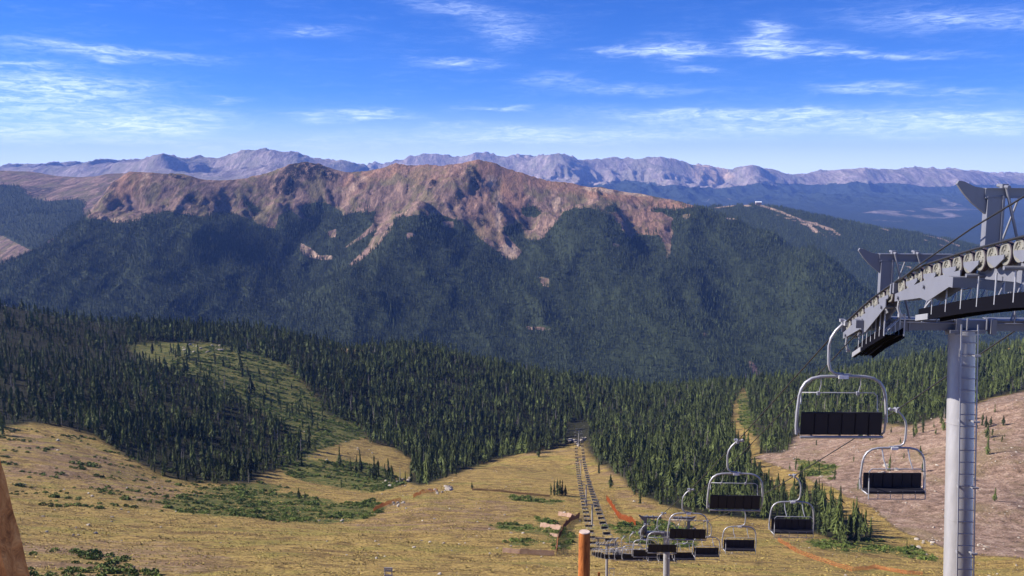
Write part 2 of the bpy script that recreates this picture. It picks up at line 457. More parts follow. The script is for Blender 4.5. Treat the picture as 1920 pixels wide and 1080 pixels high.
f_mask = (inside(POLY_BACK, PX, PY) | inside(POLY_LEFT, PX, PY) | inside(POLY_RIGHT, PX, PY) | inside(POLY_GULLY, PX, PY) | hid)
l_mask = np.zeros(PX.shape, bool)
for p in POLY_LUSH[:-1]: l_mask |= inside(p, PX + (KX - PX) * .4, PY + (KY - PY) * .5)
b_mask = np.zeros(PX.shape, bool)
for p in POLY_BROWN: b_mask |= inside(p, KX, KY)
t_mask = inside(POLY_TALUS, KX, KY) & ~hid
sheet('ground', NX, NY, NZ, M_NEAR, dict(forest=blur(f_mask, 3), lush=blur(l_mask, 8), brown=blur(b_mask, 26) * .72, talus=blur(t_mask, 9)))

# ------------------------------------------------------------------ the red mountain across the valley
VB = 325 + FPX * 640 / 2500
main_lines = [
    # summit ridge
    [(205, 347, 4300), (240, 322, 4400), (300, 325, 4400), (345, 331, 4400), (372, 346, 4350), (430, 338, 4500), (500, 326, 4600), (540, 311, 4650), (560, 305, 4700), (576, 303, 4700), (610, 311, 4700),
     (650, 325, 4750), (690, 322, 4750), (740, 307, 4700), (800, 309, 4600), (860, 307, 4500), (878, 303, 4450), (895, 299, 4400), (925, 309, 4400), (980, 328, 4400), (1060, 342, 4400), (1130, 352, 4400), (1200, 362, 4350),
     (1260, 375, 4300), (1310, 388, 4200), (1380, 410, 4000), (1450, 437, 3800), (1525, 462, 3600), (1575, 500, 3450), (1640, 555, 3250), (1720, 620, 3050), (1800, 670, 2900), (1980, 740, 2700)],
    # left shoulder falling to the lower left
    [(205, 347, 4300), (190, 372, 4150), (165, 402, 4000), (100, 440, 3750), (40, 475, 3600), (0, 497, 3500), (-160, 570, 3200), (-400, 660, 3000)],
    # shelf above the trees, then the rounded wooded rib
    [(260, 395, 4150), (330, 380, 4180)], [(200, 412, 3950), (280, 414, 3900), (390, 425, 3850)], [(200, 440, 3800), (310, 480, 3550), (420, 540, 3250), (520, 600, 2950)],
    [(340, 420, 3880), (425, 485, 3680), (500, 530, 3480), (570, 585, 3180)],                       # shaded draw
    # cirque under the dark peak
    [(576, 303, 4700), (560, 345, 4480), (520, 385, 4250)], [(500, 365, 4450), (520, 420, 4150), (470, 415, 4120)], [(640, 390, 4420), (600, 415, 4250), (610, 450, 4020), (560, 500, 3720), (600, 560, 3400)],
    [(610, 311, 4700), (640, 345, 4550), (660, 370, 4470)],
    # rib going down-left from the middle of the ridge
    [(740, 307, 4700), (720, 350, 4450), (690, 385, 4250), (640, 440, 3980), (620, 480, 3800)], [(770, 390, 4250), (720, 430, 4000), (660, 480, 3740), (600, 540, 3420)],
    [(870, 320, 4370), (830, 345, 4250), (790, 380, 4100), (760, 420, 3880), (700, 500, 3520), (650, 560, 3250)],
    [(895, 299, 4400), (880, 340, 4200), (860, 390, 3980), (870, 440, 3720), (880, 520, 3350), (860, 600, 3000)],
    # scree gully
    [(930, 360, 4260), (940, 420, 4020), (960, 490, 3720), (985, 560, 3360), (1000, 640, 3000)],
    # right-hand wooded ribs and draws
    [(1010, 345, 4350), (1000, 390, 4150), (1000, 430, 4000)], [(1060, 395, 4120), (1045, 440, 3900), (1020, 490, 3700)], [(1100, 352, 4380), (1080, 375, 4200)],
    [(1100, 393, 3950), (1150, 430, 3740), (1170, 480, 3520), (1150, 560, 3150), (1110, 640, 2850)],
    [(1180, 410, 4050), (1210, 470, 3760), (1255, 500, 3600), (1265, 560, 3320), (1270, 640, 2980)],
    [(1300, 395, 4080), (1330, 440, 3850), (1370, 520, 3450), (1390, 620, 3020)], [(1440, 470, 3720), (1415, 520, 3500), (1440, 620, 3050)],
    [(1520, 475, 3520), (1500, 530, 3250), (1530, 620, 2950)], [(1480, 480, 3640), (1468, 560, 3280), (1480, 640, 2960)]]
mp = []
DRAW = {4: 230, 6: 120, 7: 260, 8: 260, 10: 170, 13: 230, 15: 150, 18: 110, 20: 110, 23: 70}
RIB = {3: 60, 9: 120, 11: 130, 12: 150, 16: 110, 19: 170, 21: 120, 22: 130}
for i_, ln in enumerate(main_lines):
    off = .80 * (DRAW.get(i_, 0) - RIB.get(i_, 0))
    mp += densify([(a_, b_, c_ + off * min(1, (j_ / 2.6) ** 1.3)) if i_ > 1 else (a_, b_, c_) for j_, (a_, b_, c_) in enumerate(ln)], 130)
for px in range(-500, 2500, 150):
    mp.append(pos(px, VB, 2500)); mp.append(pos(px, 325 + FPX * 700 / 2250, 2250))
# ground falls away behind the summit ridge
for px in range(-100, 2300, 150):
    mp.append(pos(px, 325 + FPX * 500 / 6300, 6300))
for (px, py, d) in main_lines[0][::2] + main_lines[1][1::2]:
    p = pos(px, py, d); s = 1.13
    mp.append((p[0] * s, p[1] * s, p[2] - 260))
main_rbf = RBF(mp)
cols2 = np.arange(-420, 2500, 4.0)
ang2 = np.arctan((cols2 - 960) / FPX)
rows2 = np.concatenate([np.arange(2200, 5200, 8.0), np.arange(5200, 6400, 60.0)])
A2, D2 = np.meshgrid(ang2, rows2)
MX = D2 * np.tan(A2); MY = D2 * 1.0
def main_h(x, y):
    z = main_rbf(x, y)
    hgt = np.clip((z + 650) / 600, 0, 1)
    crest = np.clip((y - 2300) / 900, 0, 1)
    cd = np.interp(960 + FPX * x / y, [q_[0] for q_ in main_lines[0]], [q_[2] for q_ in main_lines[0]])
    crest = crest * np.clip(np.abs(cd - y) / 190, .16, 1)
    wx = x + 60 * fbm(x, y, 300, 3, 0.5, 5); wy = y
    rk = np.clip((z + 330) / 200, 0, 1)
    z = z + crest * (52 - 30 * rk) * (fbm(wx + wy * .1, wy * .3, 420, 3, 0.5, 36, True) - .4)
    z = z + crest * ((15 + 13 * rk) * (fbm(wx + wy * .15, wy * 0.35, 170, 5, 0.55, 31, True) - 0.35) + (8 + 3 * rk) * fbm(x, y, 90, 5, 0.6, 41))
    return z
MZ = main_h(MX, MY)
QX, QY, QD = to_pix(np.stack([MX, MY, MZ], -1))

def cd_main(x, y): return np.abs(np.interp(960 + FPX * x / y, [q_[0] for q_ in main_lines[0]], [q_[2] for q_ in main_lines[0]]) - y)

def main_ground(x, y):
    d = y; c = (960 + FPX * x / y - cols2[0]) / 4.0
    r = np.where(d < 5200, (d - 2200) / 8.0, 375 + (d - 5200) / 60)
    r = np.clip(r, 0, MZ.shape[0] - 1.001); c = np.clip(c, 0, MZ.shape[1] - 1.001)
    r0 = r.astype(int); c0 = c.astype(int); fr = r - r0; fc = c - c0
    return (MZ[r0, c0] * (1 - fr) * (1 - fc) + MZ[r0 + 1, c0] * fr * (1 - fc) + MZ[r0, c0 + 1] * (1 - fr) * fc + MZ[r0 + 1, c0 + 1] * fr * fc)

TREELINE = [(-500, 560), (-200, 500), (0, 487), (60, 455), (110, 425), (150, 405), (165, 408), (190, 413), (230, 418), (262, 412), (275, 404), (310, 396), (345, 402), (375, 406), (398, 404), (410, 398), (440, 400), (470, 412),
            (500, 426), (515, 430), (522, 405), (545, 395), (565, 410), (595, 418), (625, 408), (665, 400), (705, 395), (700, 420), (640, 470), (690, 440), (730, 415), (765, 405), (820, 402),
            (855, 412), (880, 430), (900, 448), (930, 470), (955, 488), (968, 488), (978, 472), (960, 452), (940, 425), (975, 420), (985, 448), (1010, 452), (1040, 420), (1058, 397), (1075, 390), (1110, 392), (1140, 402),
            (1165, 425), (1182, 447), (1200, 442), (1235, 440), (1248, 460), (1258, 460), (1262, 400), (1270, 393), (1300, 388), (1312, 390), (1350, 402), (1366, 412), (1385, 408), (1440, 432), (1480, 446), (1520, 452),
            (1560, 470), (1640, 520), (1800, 640), (2500, 760), (2500, 1000), (-500, 1000)]
HOLES = [[(560, 455), (580, 462), (600, 480), (625, 478), (622, 488), (600, 487), (575, 482), (563, 470)], [(612, 435), (632, 430), (630, 445), (618, 446)], [(760, 438), (775, 435), (780, 442), (762, 448)],
         [(828, 415), (850, 416), (850, 428), (832, 426)], [(1010, 518), (1030, 522), (1032, 540), (1018, 535)], [(985, 612), (1035, 614), (1032, 619), (990, 618)], [(1480, 446), (1520, 453), (1510, 470), (1490, 468)],
         [(1280, 402), (1296, 402), (1290, 414), (1280, 410)], [(1398, 672), (1412, 680), (1428, 700), (1430, 712), (1412, 700)], [(1150, 455), (1162, 458), (1158, 463), (1150, 462)], [(1316, 622), (1326, 628), (1320, 634)],
         [(718, 412), (740, 405), (735, 430), (700, 470), (660, 500), (655, 495), (690, 462)], [(1244, 455), (1256, 455), (1258, 480), (1250, 485)]]
PATCH = [[(562, 392), (580, 382), (615, 380), (640, 398), (640, 415), (600, 418), (575, 408)], [(975, 390), (1000, 385), (1018, 400), (1000, 412), (980, 402)], [(1130, 388), (1155, 386), (1160, 398), (1140, 400)],
         [(1215, 395), (1235, 390), (1265, 392), (1262, 410), (1240, 400)], [(455, 380), (470, 378), (490, 400), (470, 398)]]
wob = 5 * fbm(MX, MY, 120, 3, 0.6, 71); wob2 = 4 * fbm(MX, MY, 80, 3, 0.6, 77)
def forest_main(px, py, wx=0, wy=0):
    r = inside(TREELINE, px + wx, py + wy)
    for h in HOLES: r &= ~inside(h, px + wx * .5, py + wy * .5)
    for h in PATCH: r |= inside(h, px + wx, py + wy)
    return r
behind = np.zeros(QX.shape, bool)
fm = forest_main(QX, QY, wob, wob2)
red = np.zeros(QX.shape); pale = np.zeros(QX.shape); cliff = np.zeros(QX.shape)
for p, w in [([(205, 330), (245, 322), (285, 324), (275, 350), (240, 380), (205, 380)], .7), ([(640, 330), (700, 320), (760, 305), (740, 330), (690, 350), (650, 375), (640, 350)], .7),
             ([(870, 300), (900, 297), (1000, 330), (1300, 385), (1290, 395), (1100, 370), (980, 345), (990, 400), (950, 420), (920, 350)], .75), ([(1175, 395), (1225, 385), (1260, 400), (1250, 445), (1180, 445)], .45),
             ([(880, 340), (930, 360), (960, 470), (900, 440), (860, 380)], .35), ([(1480, 445), (1525, 453), (1510, 475), (1490, 470)], .8), ([(740, 305), (880, 300), (860, 340), (780, 345)], .4)]:
    red = np.maximum(red, inside(p, QX + wob, QY + wob2) * w)
for p, w in [([(912, 330), (925, 330), (940, 375), (935, 440), (928, 430), (932, 385)], .9), ([(1090, 350), (1210, 358), (1215, 370), (1150, 364), (1095, 358)], .8), ([(940, 455), (975, 465), (968, 489), (945, 480)], .7),
             ([(1035, 375), (1055, 370), (1050, 395), (1040, 400)], .6), ([(640, 360), (680, 330), (690, 335), (650, 375)], .6), ([(280, 325), (268, 350), (262, 350), (270, 326)], .8), ([(1366, 402), (1384, 410), (1360, 414), (1340, 402)], .8),
             ([(562, 455), (640, 440), (625, 488), (575, 484)], .8), ([(180, 405), (230, 410), (220, 418), (190, 415)], .7), ([(400, 400), (410, 390), (405, 405)], .7)]:
    pale = np.maximum(pale, inside(p, QX + wob * .6, QY + wob2 * .6) * w)
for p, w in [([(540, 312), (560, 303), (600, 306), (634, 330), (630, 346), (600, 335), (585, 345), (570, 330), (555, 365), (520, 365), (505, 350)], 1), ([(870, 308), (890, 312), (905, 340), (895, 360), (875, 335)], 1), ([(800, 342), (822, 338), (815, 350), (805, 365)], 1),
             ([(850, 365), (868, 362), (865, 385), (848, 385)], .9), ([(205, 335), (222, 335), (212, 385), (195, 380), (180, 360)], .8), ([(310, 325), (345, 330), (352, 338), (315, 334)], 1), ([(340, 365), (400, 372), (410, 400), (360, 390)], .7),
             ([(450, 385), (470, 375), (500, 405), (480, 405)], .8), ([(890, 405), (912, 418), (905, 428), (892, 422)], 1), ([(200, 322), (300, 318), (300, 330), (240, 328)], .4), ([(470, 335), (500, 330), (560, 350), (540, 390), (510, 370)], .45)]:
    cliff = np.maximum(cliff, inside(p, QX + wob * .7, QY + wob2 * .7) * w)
cl_ = blur(cliff, 6)
MZ += cl_ * (22 * fbm(MX + MY * .3, MY * .45, 70, 4, .6, 131, True) - 4) * np.clip(np.abs(np.interp(QX, [q_[0] for q_ in main_lines[0]], [q_[2] for q_ in main_lines[0]]) - MY) / 60, .25, 1)
MZ += (1 - fm) * np.clip((MZ + 350) / 200, 0, 1) * 7 * fbm(MX, MY * .5, 38, 3, .6, 133, True) * np.clip(cd_main(MX, MY) / 80, .2, 1)
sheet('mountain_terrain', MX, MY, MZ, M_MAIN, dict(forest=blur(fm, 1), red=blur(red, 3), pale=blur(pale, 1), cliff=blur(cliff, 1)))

# ------------------------------------------------------------------ hill with ski runs, right behind; dark valley, left behind
hp = []
for ln in [[(1150, 430, 6200), (1250, 400, 5900), (1320, 388, 5700), (1370, 386, 5600), (1420, 382, 5600), (1470, 390, 5500), (1550, 408, 5400), (1650, 428, 5200), (1750, 445, 5000), (1850, 470, 4900), (2050, 520, 4700), (2500, 600, 4600)],
           [(1300, 470, 4900), (1450, 500, 4500), (1600, 540, 4200), (1750, 590, 4000), (1950, 650, 3800), (2400, 700, 3800)],
           [(1350, 430, 5200), (1500, 445, 4950), (1650, 475, 4700), (1800, 515, 4500), (2000, 570, 4350)],
           [(1300, 620, 3600), (1500, 640, 3500), (1700, 690, 3300), (2000, 740, 3200), (2400, 760, 3200)],
           [(1100, 325 + FPX * 900 / 7600, 7600), (1500, 325 + FPX * 900 / 7200, 7200), (2000, 325 + FPX * 900 / 6800, 6800), (2500, 325 + FPX * 900 / 6600, 6600)]]:
    hp += densify(ln, 250)
hill_rbf = RBF(hp)
cols3 = np.arange(1160, 2400, 5.0)
rows3 = np.arange(3300, 7000, 14.0)
A3, HY = np.meshgrid(np.arctan((cols3 - 960) / FPX), rows3)
HX = HY * np.tan(A3)
HZ = hill_rbf(HX, HY) + 12 * fbm(HX, HY * 0.6, 260, 5, 0.5, 91)
def hill_ground(x, y):
    c = (960 + FPX * x / y - cols3[0]) / 5.0; r = (y - 3300) / 14.0
    r = np.clip(r, 0, HZ.shape[0] - 1.001); c = np.clip(c, 0, HZ.shape[1] - 1.001)
    r0 = r.astype(int); c0 = c.astype(int); fr = r - r0; fc = c - c0
    return (HZ[r0, c0] * (1 - fr) * (1 - fc) + HZ[r0 + 1, c0] * fr * (1 - fc) + HZ[r0, c0 + 1] * (1 - fr) * fc + HZ[r0 + 1, c0 + 1] * fr * fc)
RUNS = [([(1422, 384), (1455, 394), (1500, 412), (1560, 430), (1575, 442)], 5), ([(1455, 402), (1520, 425), (1552, 445)], 3), ([(1515, 420), (1530, 435), (1525, 428)], 8), ([(1530, 418), (1568, 446)], 3),
        ([(1340, 390), (1380, 385)], 3), ([(1395, 385), (1405, 386)], 5), ([(1700, 432), (1760, 446), (1800, 462)], 3.5), ([(1630, 420), (1665, 432)], 3), ([(1730, 448), (1780, 465)], 3), ([(1660, 490), (1720, 505)], 3), ([(1640, 480), (1700, 492)], 3)]
GX, GY, GD = to_pix(np.stack([HX, HY, HZ], -1))
def run_mask(px, py):
    m = np.zeros(np.shape(px), bool)
    for pl, w in RUNS:
        for (x1, y1), (x2, y2) in zip(pl[:-1], pl[1:]):
            t = np.clip(((px - x1) * (x2 - x1) + (py - y1) * (y2 - y1)) / ((x2 - x1) ** 2 + (y2 - y1) ** 2), 0, 1)
            m |= np.hypot(px - x1 - t * (x2 - x1), (py - y1 - t * (y2 - y1)) * 1.3) < w * 0.5
    return m
runs = run_mask(GX, GY)
zer = np.zeros(GX.shape)
sheet('hill_terrain', HX, HY, HZ, M_MAIN, dict(forest=1.0 - blur(runs, 1), red=zer, pale=blur(runs, 1) * .9, cliff=zer))

lp = []
for ln in [[(-700, 330, 7500), (-300, 322, 7200), (-100, 318, 7000), (0, 321, 7000), (60, 323, 7000), (100, 335, 6800), (132, 351, 6500), (160, 340, 6500), (200, 328, 6700), (270, 326, 7000), (340, 330, 7000), (420, 345, 7000), (520, 360, 7000)],
           [(-700, 420, 5600), (-200, 400, 5600), (0, 372, 5900), (60, 395, 5600), (140, 372, 5900), (220, 352, 6200)],
           [(-200, 440, 5000), (0, 420, 5200), (50, 440, 4900), (110, 400, 5300)], [(-700, 560, 4400), (-200, 520, 4500), (0, 470, 4600), (60, 478, 4500), (120, 440, 4800)],
           [(-700, 620, 4000), (-200, 600, 4000), (0, 560, 4100), (120, 520, 4200), (400, 500, 5200)],
           [(-700, 325 + FPX * 900 / 9000, 9000), (0, 325 + FPX * 900 / 9000, 9000), (500, 325 + FPX * 900 / 9000, 9000)]]:
    lp += densify(ln, 250)
left_rbf = RBF(lp)
cols4 = np.arange(-600, 560, 5.0)
rows4 = np.arange(4000, 8000, 16.0)
A4, LY = np.meshgrid(np.arctan((cols4 - 960) / FPX), rows4)
LX = LY * np.tan(A4)
LZ = left_rbf(LX, LY) + 10 * fbm(LX, LY * 0.5, 220, 5, 0.55, 95, True)
SX, SY, SD = to_pix(np.stack([LX, LY, LZ], -1))
w4 = 6 * fbm(LX, LY, 200, 3, .6, 3)
lf = inside([(-600, 360), (0, 345), (40, 352), (60, 372), (90, 378), (140, 372), (160, 380), (150, 420), (60, 470), (0, 440), (-600, 520)], SX + w4, SY + w4)
lc = inside([(0, 345), (60, 350), (110, 352), (70, 372), (30, 385), (0, 385)], SX + w4, SY + w4) * 1.0
z4 = np.zeros(SX.shape)
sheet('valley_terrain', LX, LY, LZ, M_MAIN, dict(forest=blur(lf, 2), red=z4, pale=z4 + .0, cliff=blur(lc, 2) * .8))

# ------------------------------------------------------------------ far ranges
fp = []
crestL = [(-700, 325, 16500), (-200, 320, 16000), (0, 325, 16000), (50, 318, 16000), (75, 315, 16000), (100, 321, 16000), (160, 313, 16000), (200, 317, 16000), (240, 305, 16000), (262, 300, 15800), (285, 291, 15500), (305, 287, 15300), (325, 292, 15500),
          (345, 301, 15800), (365, 307, 16200), (390, 294, 17000), (425, 293, 17000), (445, 286, 16500), (460, 283, 16400), (480, 284, 16200), (510, 281, 16000), (530, 285, 16000), (550, 291, 16000), (575, 300, 16000), (620, 304, 16500), (645, 300, 16500), (668, 307, 16500), (690, 322, 16500)]
crestR = [(690, 307, 23000), (740, 304, 22000), (765, 298, 21500), (800, 293, 21500), (815, 290, 21500), (860, 296, 21500), (890, 289, 20500), (910, 292, 20500), (930, 299, 20500), (955, 293, 20500), (985, 304, 20000), (1010, 294, 19500), (1032, 286, 19000),
          (1055, 288, 19000), (1075, 295, 19500), (1105, 303, 20000), (1130, 300, 20000), (1150, 297, 20000), (1165, 300, 20000), (1190, 298, 20000), (1200, 299, 20000), (1215, 293, 19800), (1228, 297, 19800), (1240, 292, 19600), (1255, 296, 19600), (1280, 305, 19600),
          (1330, 314, 20000), (1360, 318, 20500), (1385, 314, 19500), (1408, 310, 19200), (1425, 314, 19200), (1445, 321, 19500), (1490, 328, 20000), (1540, 325, 20000), (1590, 322, 19500), (1612, 319, 19300), (1625, 315, 19300), (1645, 320, 19500), (1665, 325, 19500), (1720, 320, 19500),
          (1800, 322, 19500), (1845, 321, 19500), (1870, 332, 20000), (1905, 328, 20000), (2000, 332, 20000), (2200, 325, 20500), (2600, 330, 21000)]
fp += densify(crestL, 260) + densify(crestR, 260)
for i, (px, py, d) in enumerate(crestR):          # spurs down from the summits and hollows between
    if i % 2 == 0:
        fp.append(pos(px + 8, py + 22, d - 1100)); fp.append(pos(px + 14, py + 45, d - 2100))
    else:
        fp.append(pos(px + 4, py + 20, d - 500)); fp.append(pos(px + 10, py + 42, d - 1500))
for i, (px, py, d) in enumerate(crestL):
    if i % 2 == 0: fp.append(pos(px + 4, py + 30, d - 1200))
    else: fp.append(pos(px, py + 28, d - 600))
for px in range(-600, 2700, 200):
    fp.append(pos(px, 325 + FPX * 1100 / 26000, 26000))
    if px > 700:
        fp += [pos(px, 372 + (px % 400) * .02, 15500), pos(px, 388, 14000), pos(px, 408, 12000), pos(px, 425, 10500), pos(px, 442, 9300), pos(px, 480, 7800)]
    else:
        fp += [pos(px, 350, 13500), pos(px, 400, 11000), pos(px, 470, 8500)]
far_rbf = RBF(fp)
cols5 = np.arange(-500, 2500, 3.0)
rows5 = np.concatenate([np.arange(7800, 13000, 80.0), np.arange(13000, 23500, 28.0), np.arange(23500, 26000, 250.0)])
A5, FY = np.meshgrid(np.arctan((cols5 - 960) / FPX), rows5)
FX = FY * np.tan(A5)
FZ = far_rbf(FX, FY)
hi = np.clip((FY - 13500) / 3000, 0, 1)
cf = np.interp(960 + FPX * FX / FY, [q_[0] for q_ in crestL] + [q_[0] for q_ in crestR[1:]], [q_[2] for q_ in crestL] + [q_[2] for q_ in crestR[1:]])
hi = hi * np.clip(np.abs(cf - FY) / 1000, .26, 1)
wx5 = FX + 250 * fbm(FX, FY, 1500, 3, .5, 8)
FZ = FZ + hi * (185 * (fbm(wx5, FY * 0.28, 620, 5, 0.55, 55, True) - 0.42) + 40 * fbm(FX, FY, 300, 4, .6, 12)) + (FY < 14500) * 45 * np.clip((14500 - FY) / 1500, 0, 1) * fbm(FX, FY, 1500, 4, .5, 61)
VX, VY, VD = to_pix(np.stack([FX, FY, FZ], -1))
w5 = 9 * fbm(FX, FY, 900, 4, .6, 15)
ff = inside([(-600, 342), (300, 345), (690, 345), (800, 345), (1000, 345), (1130, 345), (1180, 338), (1240, 345), (1330, 352), (1440, 345), (1560, 345), (1620, 342), (1700, 346), (1740, 352), (1850, 345), (1920, 345), (2600, 350), (2600, 700), (-600, 700)], VX, VY + w5)
fpale = (inside([(1690, 395), (1780, 385), (1860, 392), (1840, 402), (1780, 410), (1700, 415), (1660, 408)], VX, VY) | inside([(1600, 400), (1650, 393), (1720, 398), (1760, 412), (1680, 418), (1610, 414)], VX, VY)
         | inside([(1755, 362), (1770, 370), (1810, 385), (1795, 392), (1765, 385)], VX, VY)) & (fbm(FX, FY * .5, 700, 4, .6, 66) > -0.08)
# thin forest runs on the far ski mountain
rn = np.abs(fbm(FX, FY * .35, 420, 2, .5, 88)) < 0.045
fpale |= rn & inside([(1180, 345), (1290, 350), (1450, 345), (1500, 355), (1440, 370), (1330, 385), (1200, 378)], VX, VY)
gl = np.abs(fbm(FX, FY, 800, 4, .5, 101))
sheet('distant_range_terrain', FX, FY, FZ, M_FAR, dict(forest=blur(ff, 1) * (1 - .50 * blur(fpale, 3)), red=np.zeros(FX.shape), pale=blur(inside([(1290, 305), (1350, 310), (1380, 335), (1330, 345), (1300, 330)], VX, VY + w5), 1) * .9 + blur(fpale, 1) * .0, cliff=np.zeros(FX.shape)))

# ------------------------------------------------------------------ mesh helper
class MB:
    """collects solid shapes and links them as ONE mesh object"""
    def __init__(s): s.v = []; s.f = []; s.m = []; s.sm = []
    def add(s, vs, fs, mi=0, smooth=False):
        k = len(s.v); s.v += [tuple(v) for v in vs]
        for f in fs: s.f.append(tuple(i + k for i in f)); s.m.append(mi); s.sm.append(smooth)
    def box(s, c, size, mi=0, M=None):
        hx, hy, hz = size[0] / 2, size[1] / 2, size[2] / 2
        vs = [Vector((x, y, z)) for x in (-hx, hx) for y in (-hy, hy) for z in (-hz, hz)]
        if M is not None: vs = [M @ v for v in vs]
        vs = [v + Vector(c) for v in vs]
        s.add(vs, [(0, 1, 3, 2), (4, 6, 7, 5), (0, 4, 5, 1), (2, 3, 7, 6), (0, 2, 6, 4), (1, 5, 7, 3)], mi)
    def bar(s, a, b, w, h, mi=0):
        a = Vector(a); b = Vector(b); d = (b - a)
        q = d.to_track_quat('Y', 'Z').to_matrix()
        s.box((a + b) / 2, (w, d.length, h), mi, q)
    def tube(s, pts, r, n=8, mi=0, cap=True, radii=None):
        pts = [Vector(p) for p in pts]; rings = []
        up = Vector((0.13, 0.21, 0.97))
        for i, p in enumerate(pts):
            d = (pts[min(i + 1, len(pts) - 1)] - pts[max(i - 1, 0)]).normalized()
            x = d.cross(up)
            if x.length < 0.15: x = d.cross(Vector((0.96, 0.2, 0.1)))
            x.normalize(); y = d.cross(x)
            rr = radii[i] if radii else r
            rings.append([p + (x * math.cos(t) + y * math.sin(t)) * rr for t in [2 * math.pi * k / n for k in range(n)]])
            if i == 0: keep = x
        vs = [v for r_ in rings for v in r_]; fs = []
        for i in range(len(pts) - 1):
            for k in range(n):
                k2 = (k + 1) % n
                fs.append((i * n + k, i * n + k2, (i + 1) * n + k2, (i + 1) * n + k))
        s.add(vs, fs, mi, True)
        if cap:
            s.add(rings[0], [tuple(range(n))], mi); s.add(rings[-1], [tuple(reversed(range(n)))], mi)
    def plate(s, poly, x0, x1, mi=0):
        """polygon in the y-z plane, extruded from x0 to x1"""
        n = len(poly)
        vs = [(x0, y, z) for y, z in poly] + [(x1, y, z) for y, z in poly]
        fs = [tuple(range(n)), tuple(range(2 * n - 1, n - 1, -1))] + [(i, (i + 1) % n, n + (i + 1) % n, n + i) for i in range(n)]
        s.add(vs, fs, mi)
    def plate_xz(s, poly, y0, y1, mi=0):
        n = len(poly)
        vs = [(x, y0, z) for x, z in poly] + [(x, y1, z) for x, z in poly]
        fs = [tuple(range(n)), tuple(range(2 * n - 1, n - 1, -1))] + [(i, (i + 1) % n, n + (i + 1) % n, n + i) for i in range(n)]
        s.add(vs, fs, mi)
    def wheel(s, c, r, w, tyre=0, hub=1, n=20):
        prof = [(-w * .35, r * .30, hub), (-w * .5, r * .34, hub), (-w * .25, r * .42, hub), (-w * .25, r * .64, hub), (-w * .5, r * .70, hub), (-w * .5, r * .93, tyre), (-w * .35, r, tyre), (-w * .1, r * .95, tyre),
                (w * .1, r * .95, tyre), (w * .35, r, tyre), (w * .5, r * .93, tyre), (w * .5, r * .70, hub), (w * .25, r * .64, hub), (w * .25, r * .42, hub), (w * .5, r * .34, hub), (w * .35, r * .30, hub)]
        vs = []
        for x, rr, _ in prof:
            for k in range(n):
                t = 2 * math.pi * k / n
                vs.append((c[0] + x, c[1] + rr * math.cos(t), c[2] + rr * math.sin(t)))
        base = len(s.v); s.v += vs
        for i in range(len(prof) - 1):
            for k in range(n):
                k2 = (k + 1) % n
                s.f.append((base + i * n + k, base + i * n + k2, base + (i + 1) * n + k2, base + (i + 1) * n + k)); s.m.append(prof[i + 1][2] if prof[i][2] == prof[i + 1][2] else hub); s.sm.append(False)
        s.f.append(tuple(base + k for k in range(n))); s.m.append(hub); s.sm.append(False)
        s.f.append(tuple(base + (len(prof) - 1) * n + k for k in reversed(range(n)))); s.m.append(hub); s.sm.append(False)
        for k in range(5):                                   # spokes / cast ribs
            t = 2 * math.pi * k / 5
            d = Vector((0, math.cos(t), math.sin(t)))
            cc = Vector(c)
            s.bar(cc + d * r * .32 + Vector((-w * .32, 0, 0)), cc + d * r * .76 + Vector((-w * .32, 0, 0)), w * .2, r * .10, hub)
    def mesh(s, name, mats):
        me = bpy.data.meshes.new(name); me.from_pydata(s.v, [], s.f)
        for m in (mats if isinstance(mats, (list, tuple)) else [mats]): me.materials.append(m)
        me.polygons.foreach_set('material_index', s.m); me.polygons.foreach_set('use_smooth', s.sm)
        me.update(); return me
    def build(s, name, mats, parent=None, loc=None):
        o = bpy.data.objects.new(name, s.mesh(name, mats)); C.objects.link(o)
        if parent: o.parent = parent
        if loc: o.location = loc
        return o

def empty(name, loc, rz=0.0):
    o = bpy.data.objects.new(name, None); o.empty_display_size = 0.3; o.location = loc; o.rotation_euler = (0, 0, rz); C.objects.link(o)
    return o

# ------------------------------------------------------------------ foliage materials
def leaf_mat(name, c0, c1, nsc):
    m, T, b = new_mat(name, 0.75, 0.25)
    oi = T.node('ShaderNodeObjectInfo')
    P = coords(T)
    f = T.math('MULTIPLY_ADD', oi.outputs['Random'], 0.55, T.math('MULTIPLY', T.noise(P, nsc, 3, 0.6), 0.5))
    T.put(b.inputs['Base Color'], T.ramp(f, [(0.15, c0), (0.75, c1), (0.95, tuple(k * 1.9 for k in c1))]))
    return m
M_LEAF = leaf_mat('conifer_needles', (.009, .017, .004), (.094, .118, .028), 0.02)
M_LEAF_FAR = leaf_mat('far_needles', (.010, .018, .007), (.056, .075, .026), 0.004)
M_SHRUB = leaf_mat('willow_leaves', (.050, .082, .016), (.160, .205, .042), 0.05)
M_BARK, T_, b_ = new_mat('bark', 0.9, 0.1)
T_.put(b_.inputs['Base Color'], T_.mix(T_.noise(coords(T_), 3.0, 4), (.07, .05, .035, 1), (.17, .13, .10, 1)))

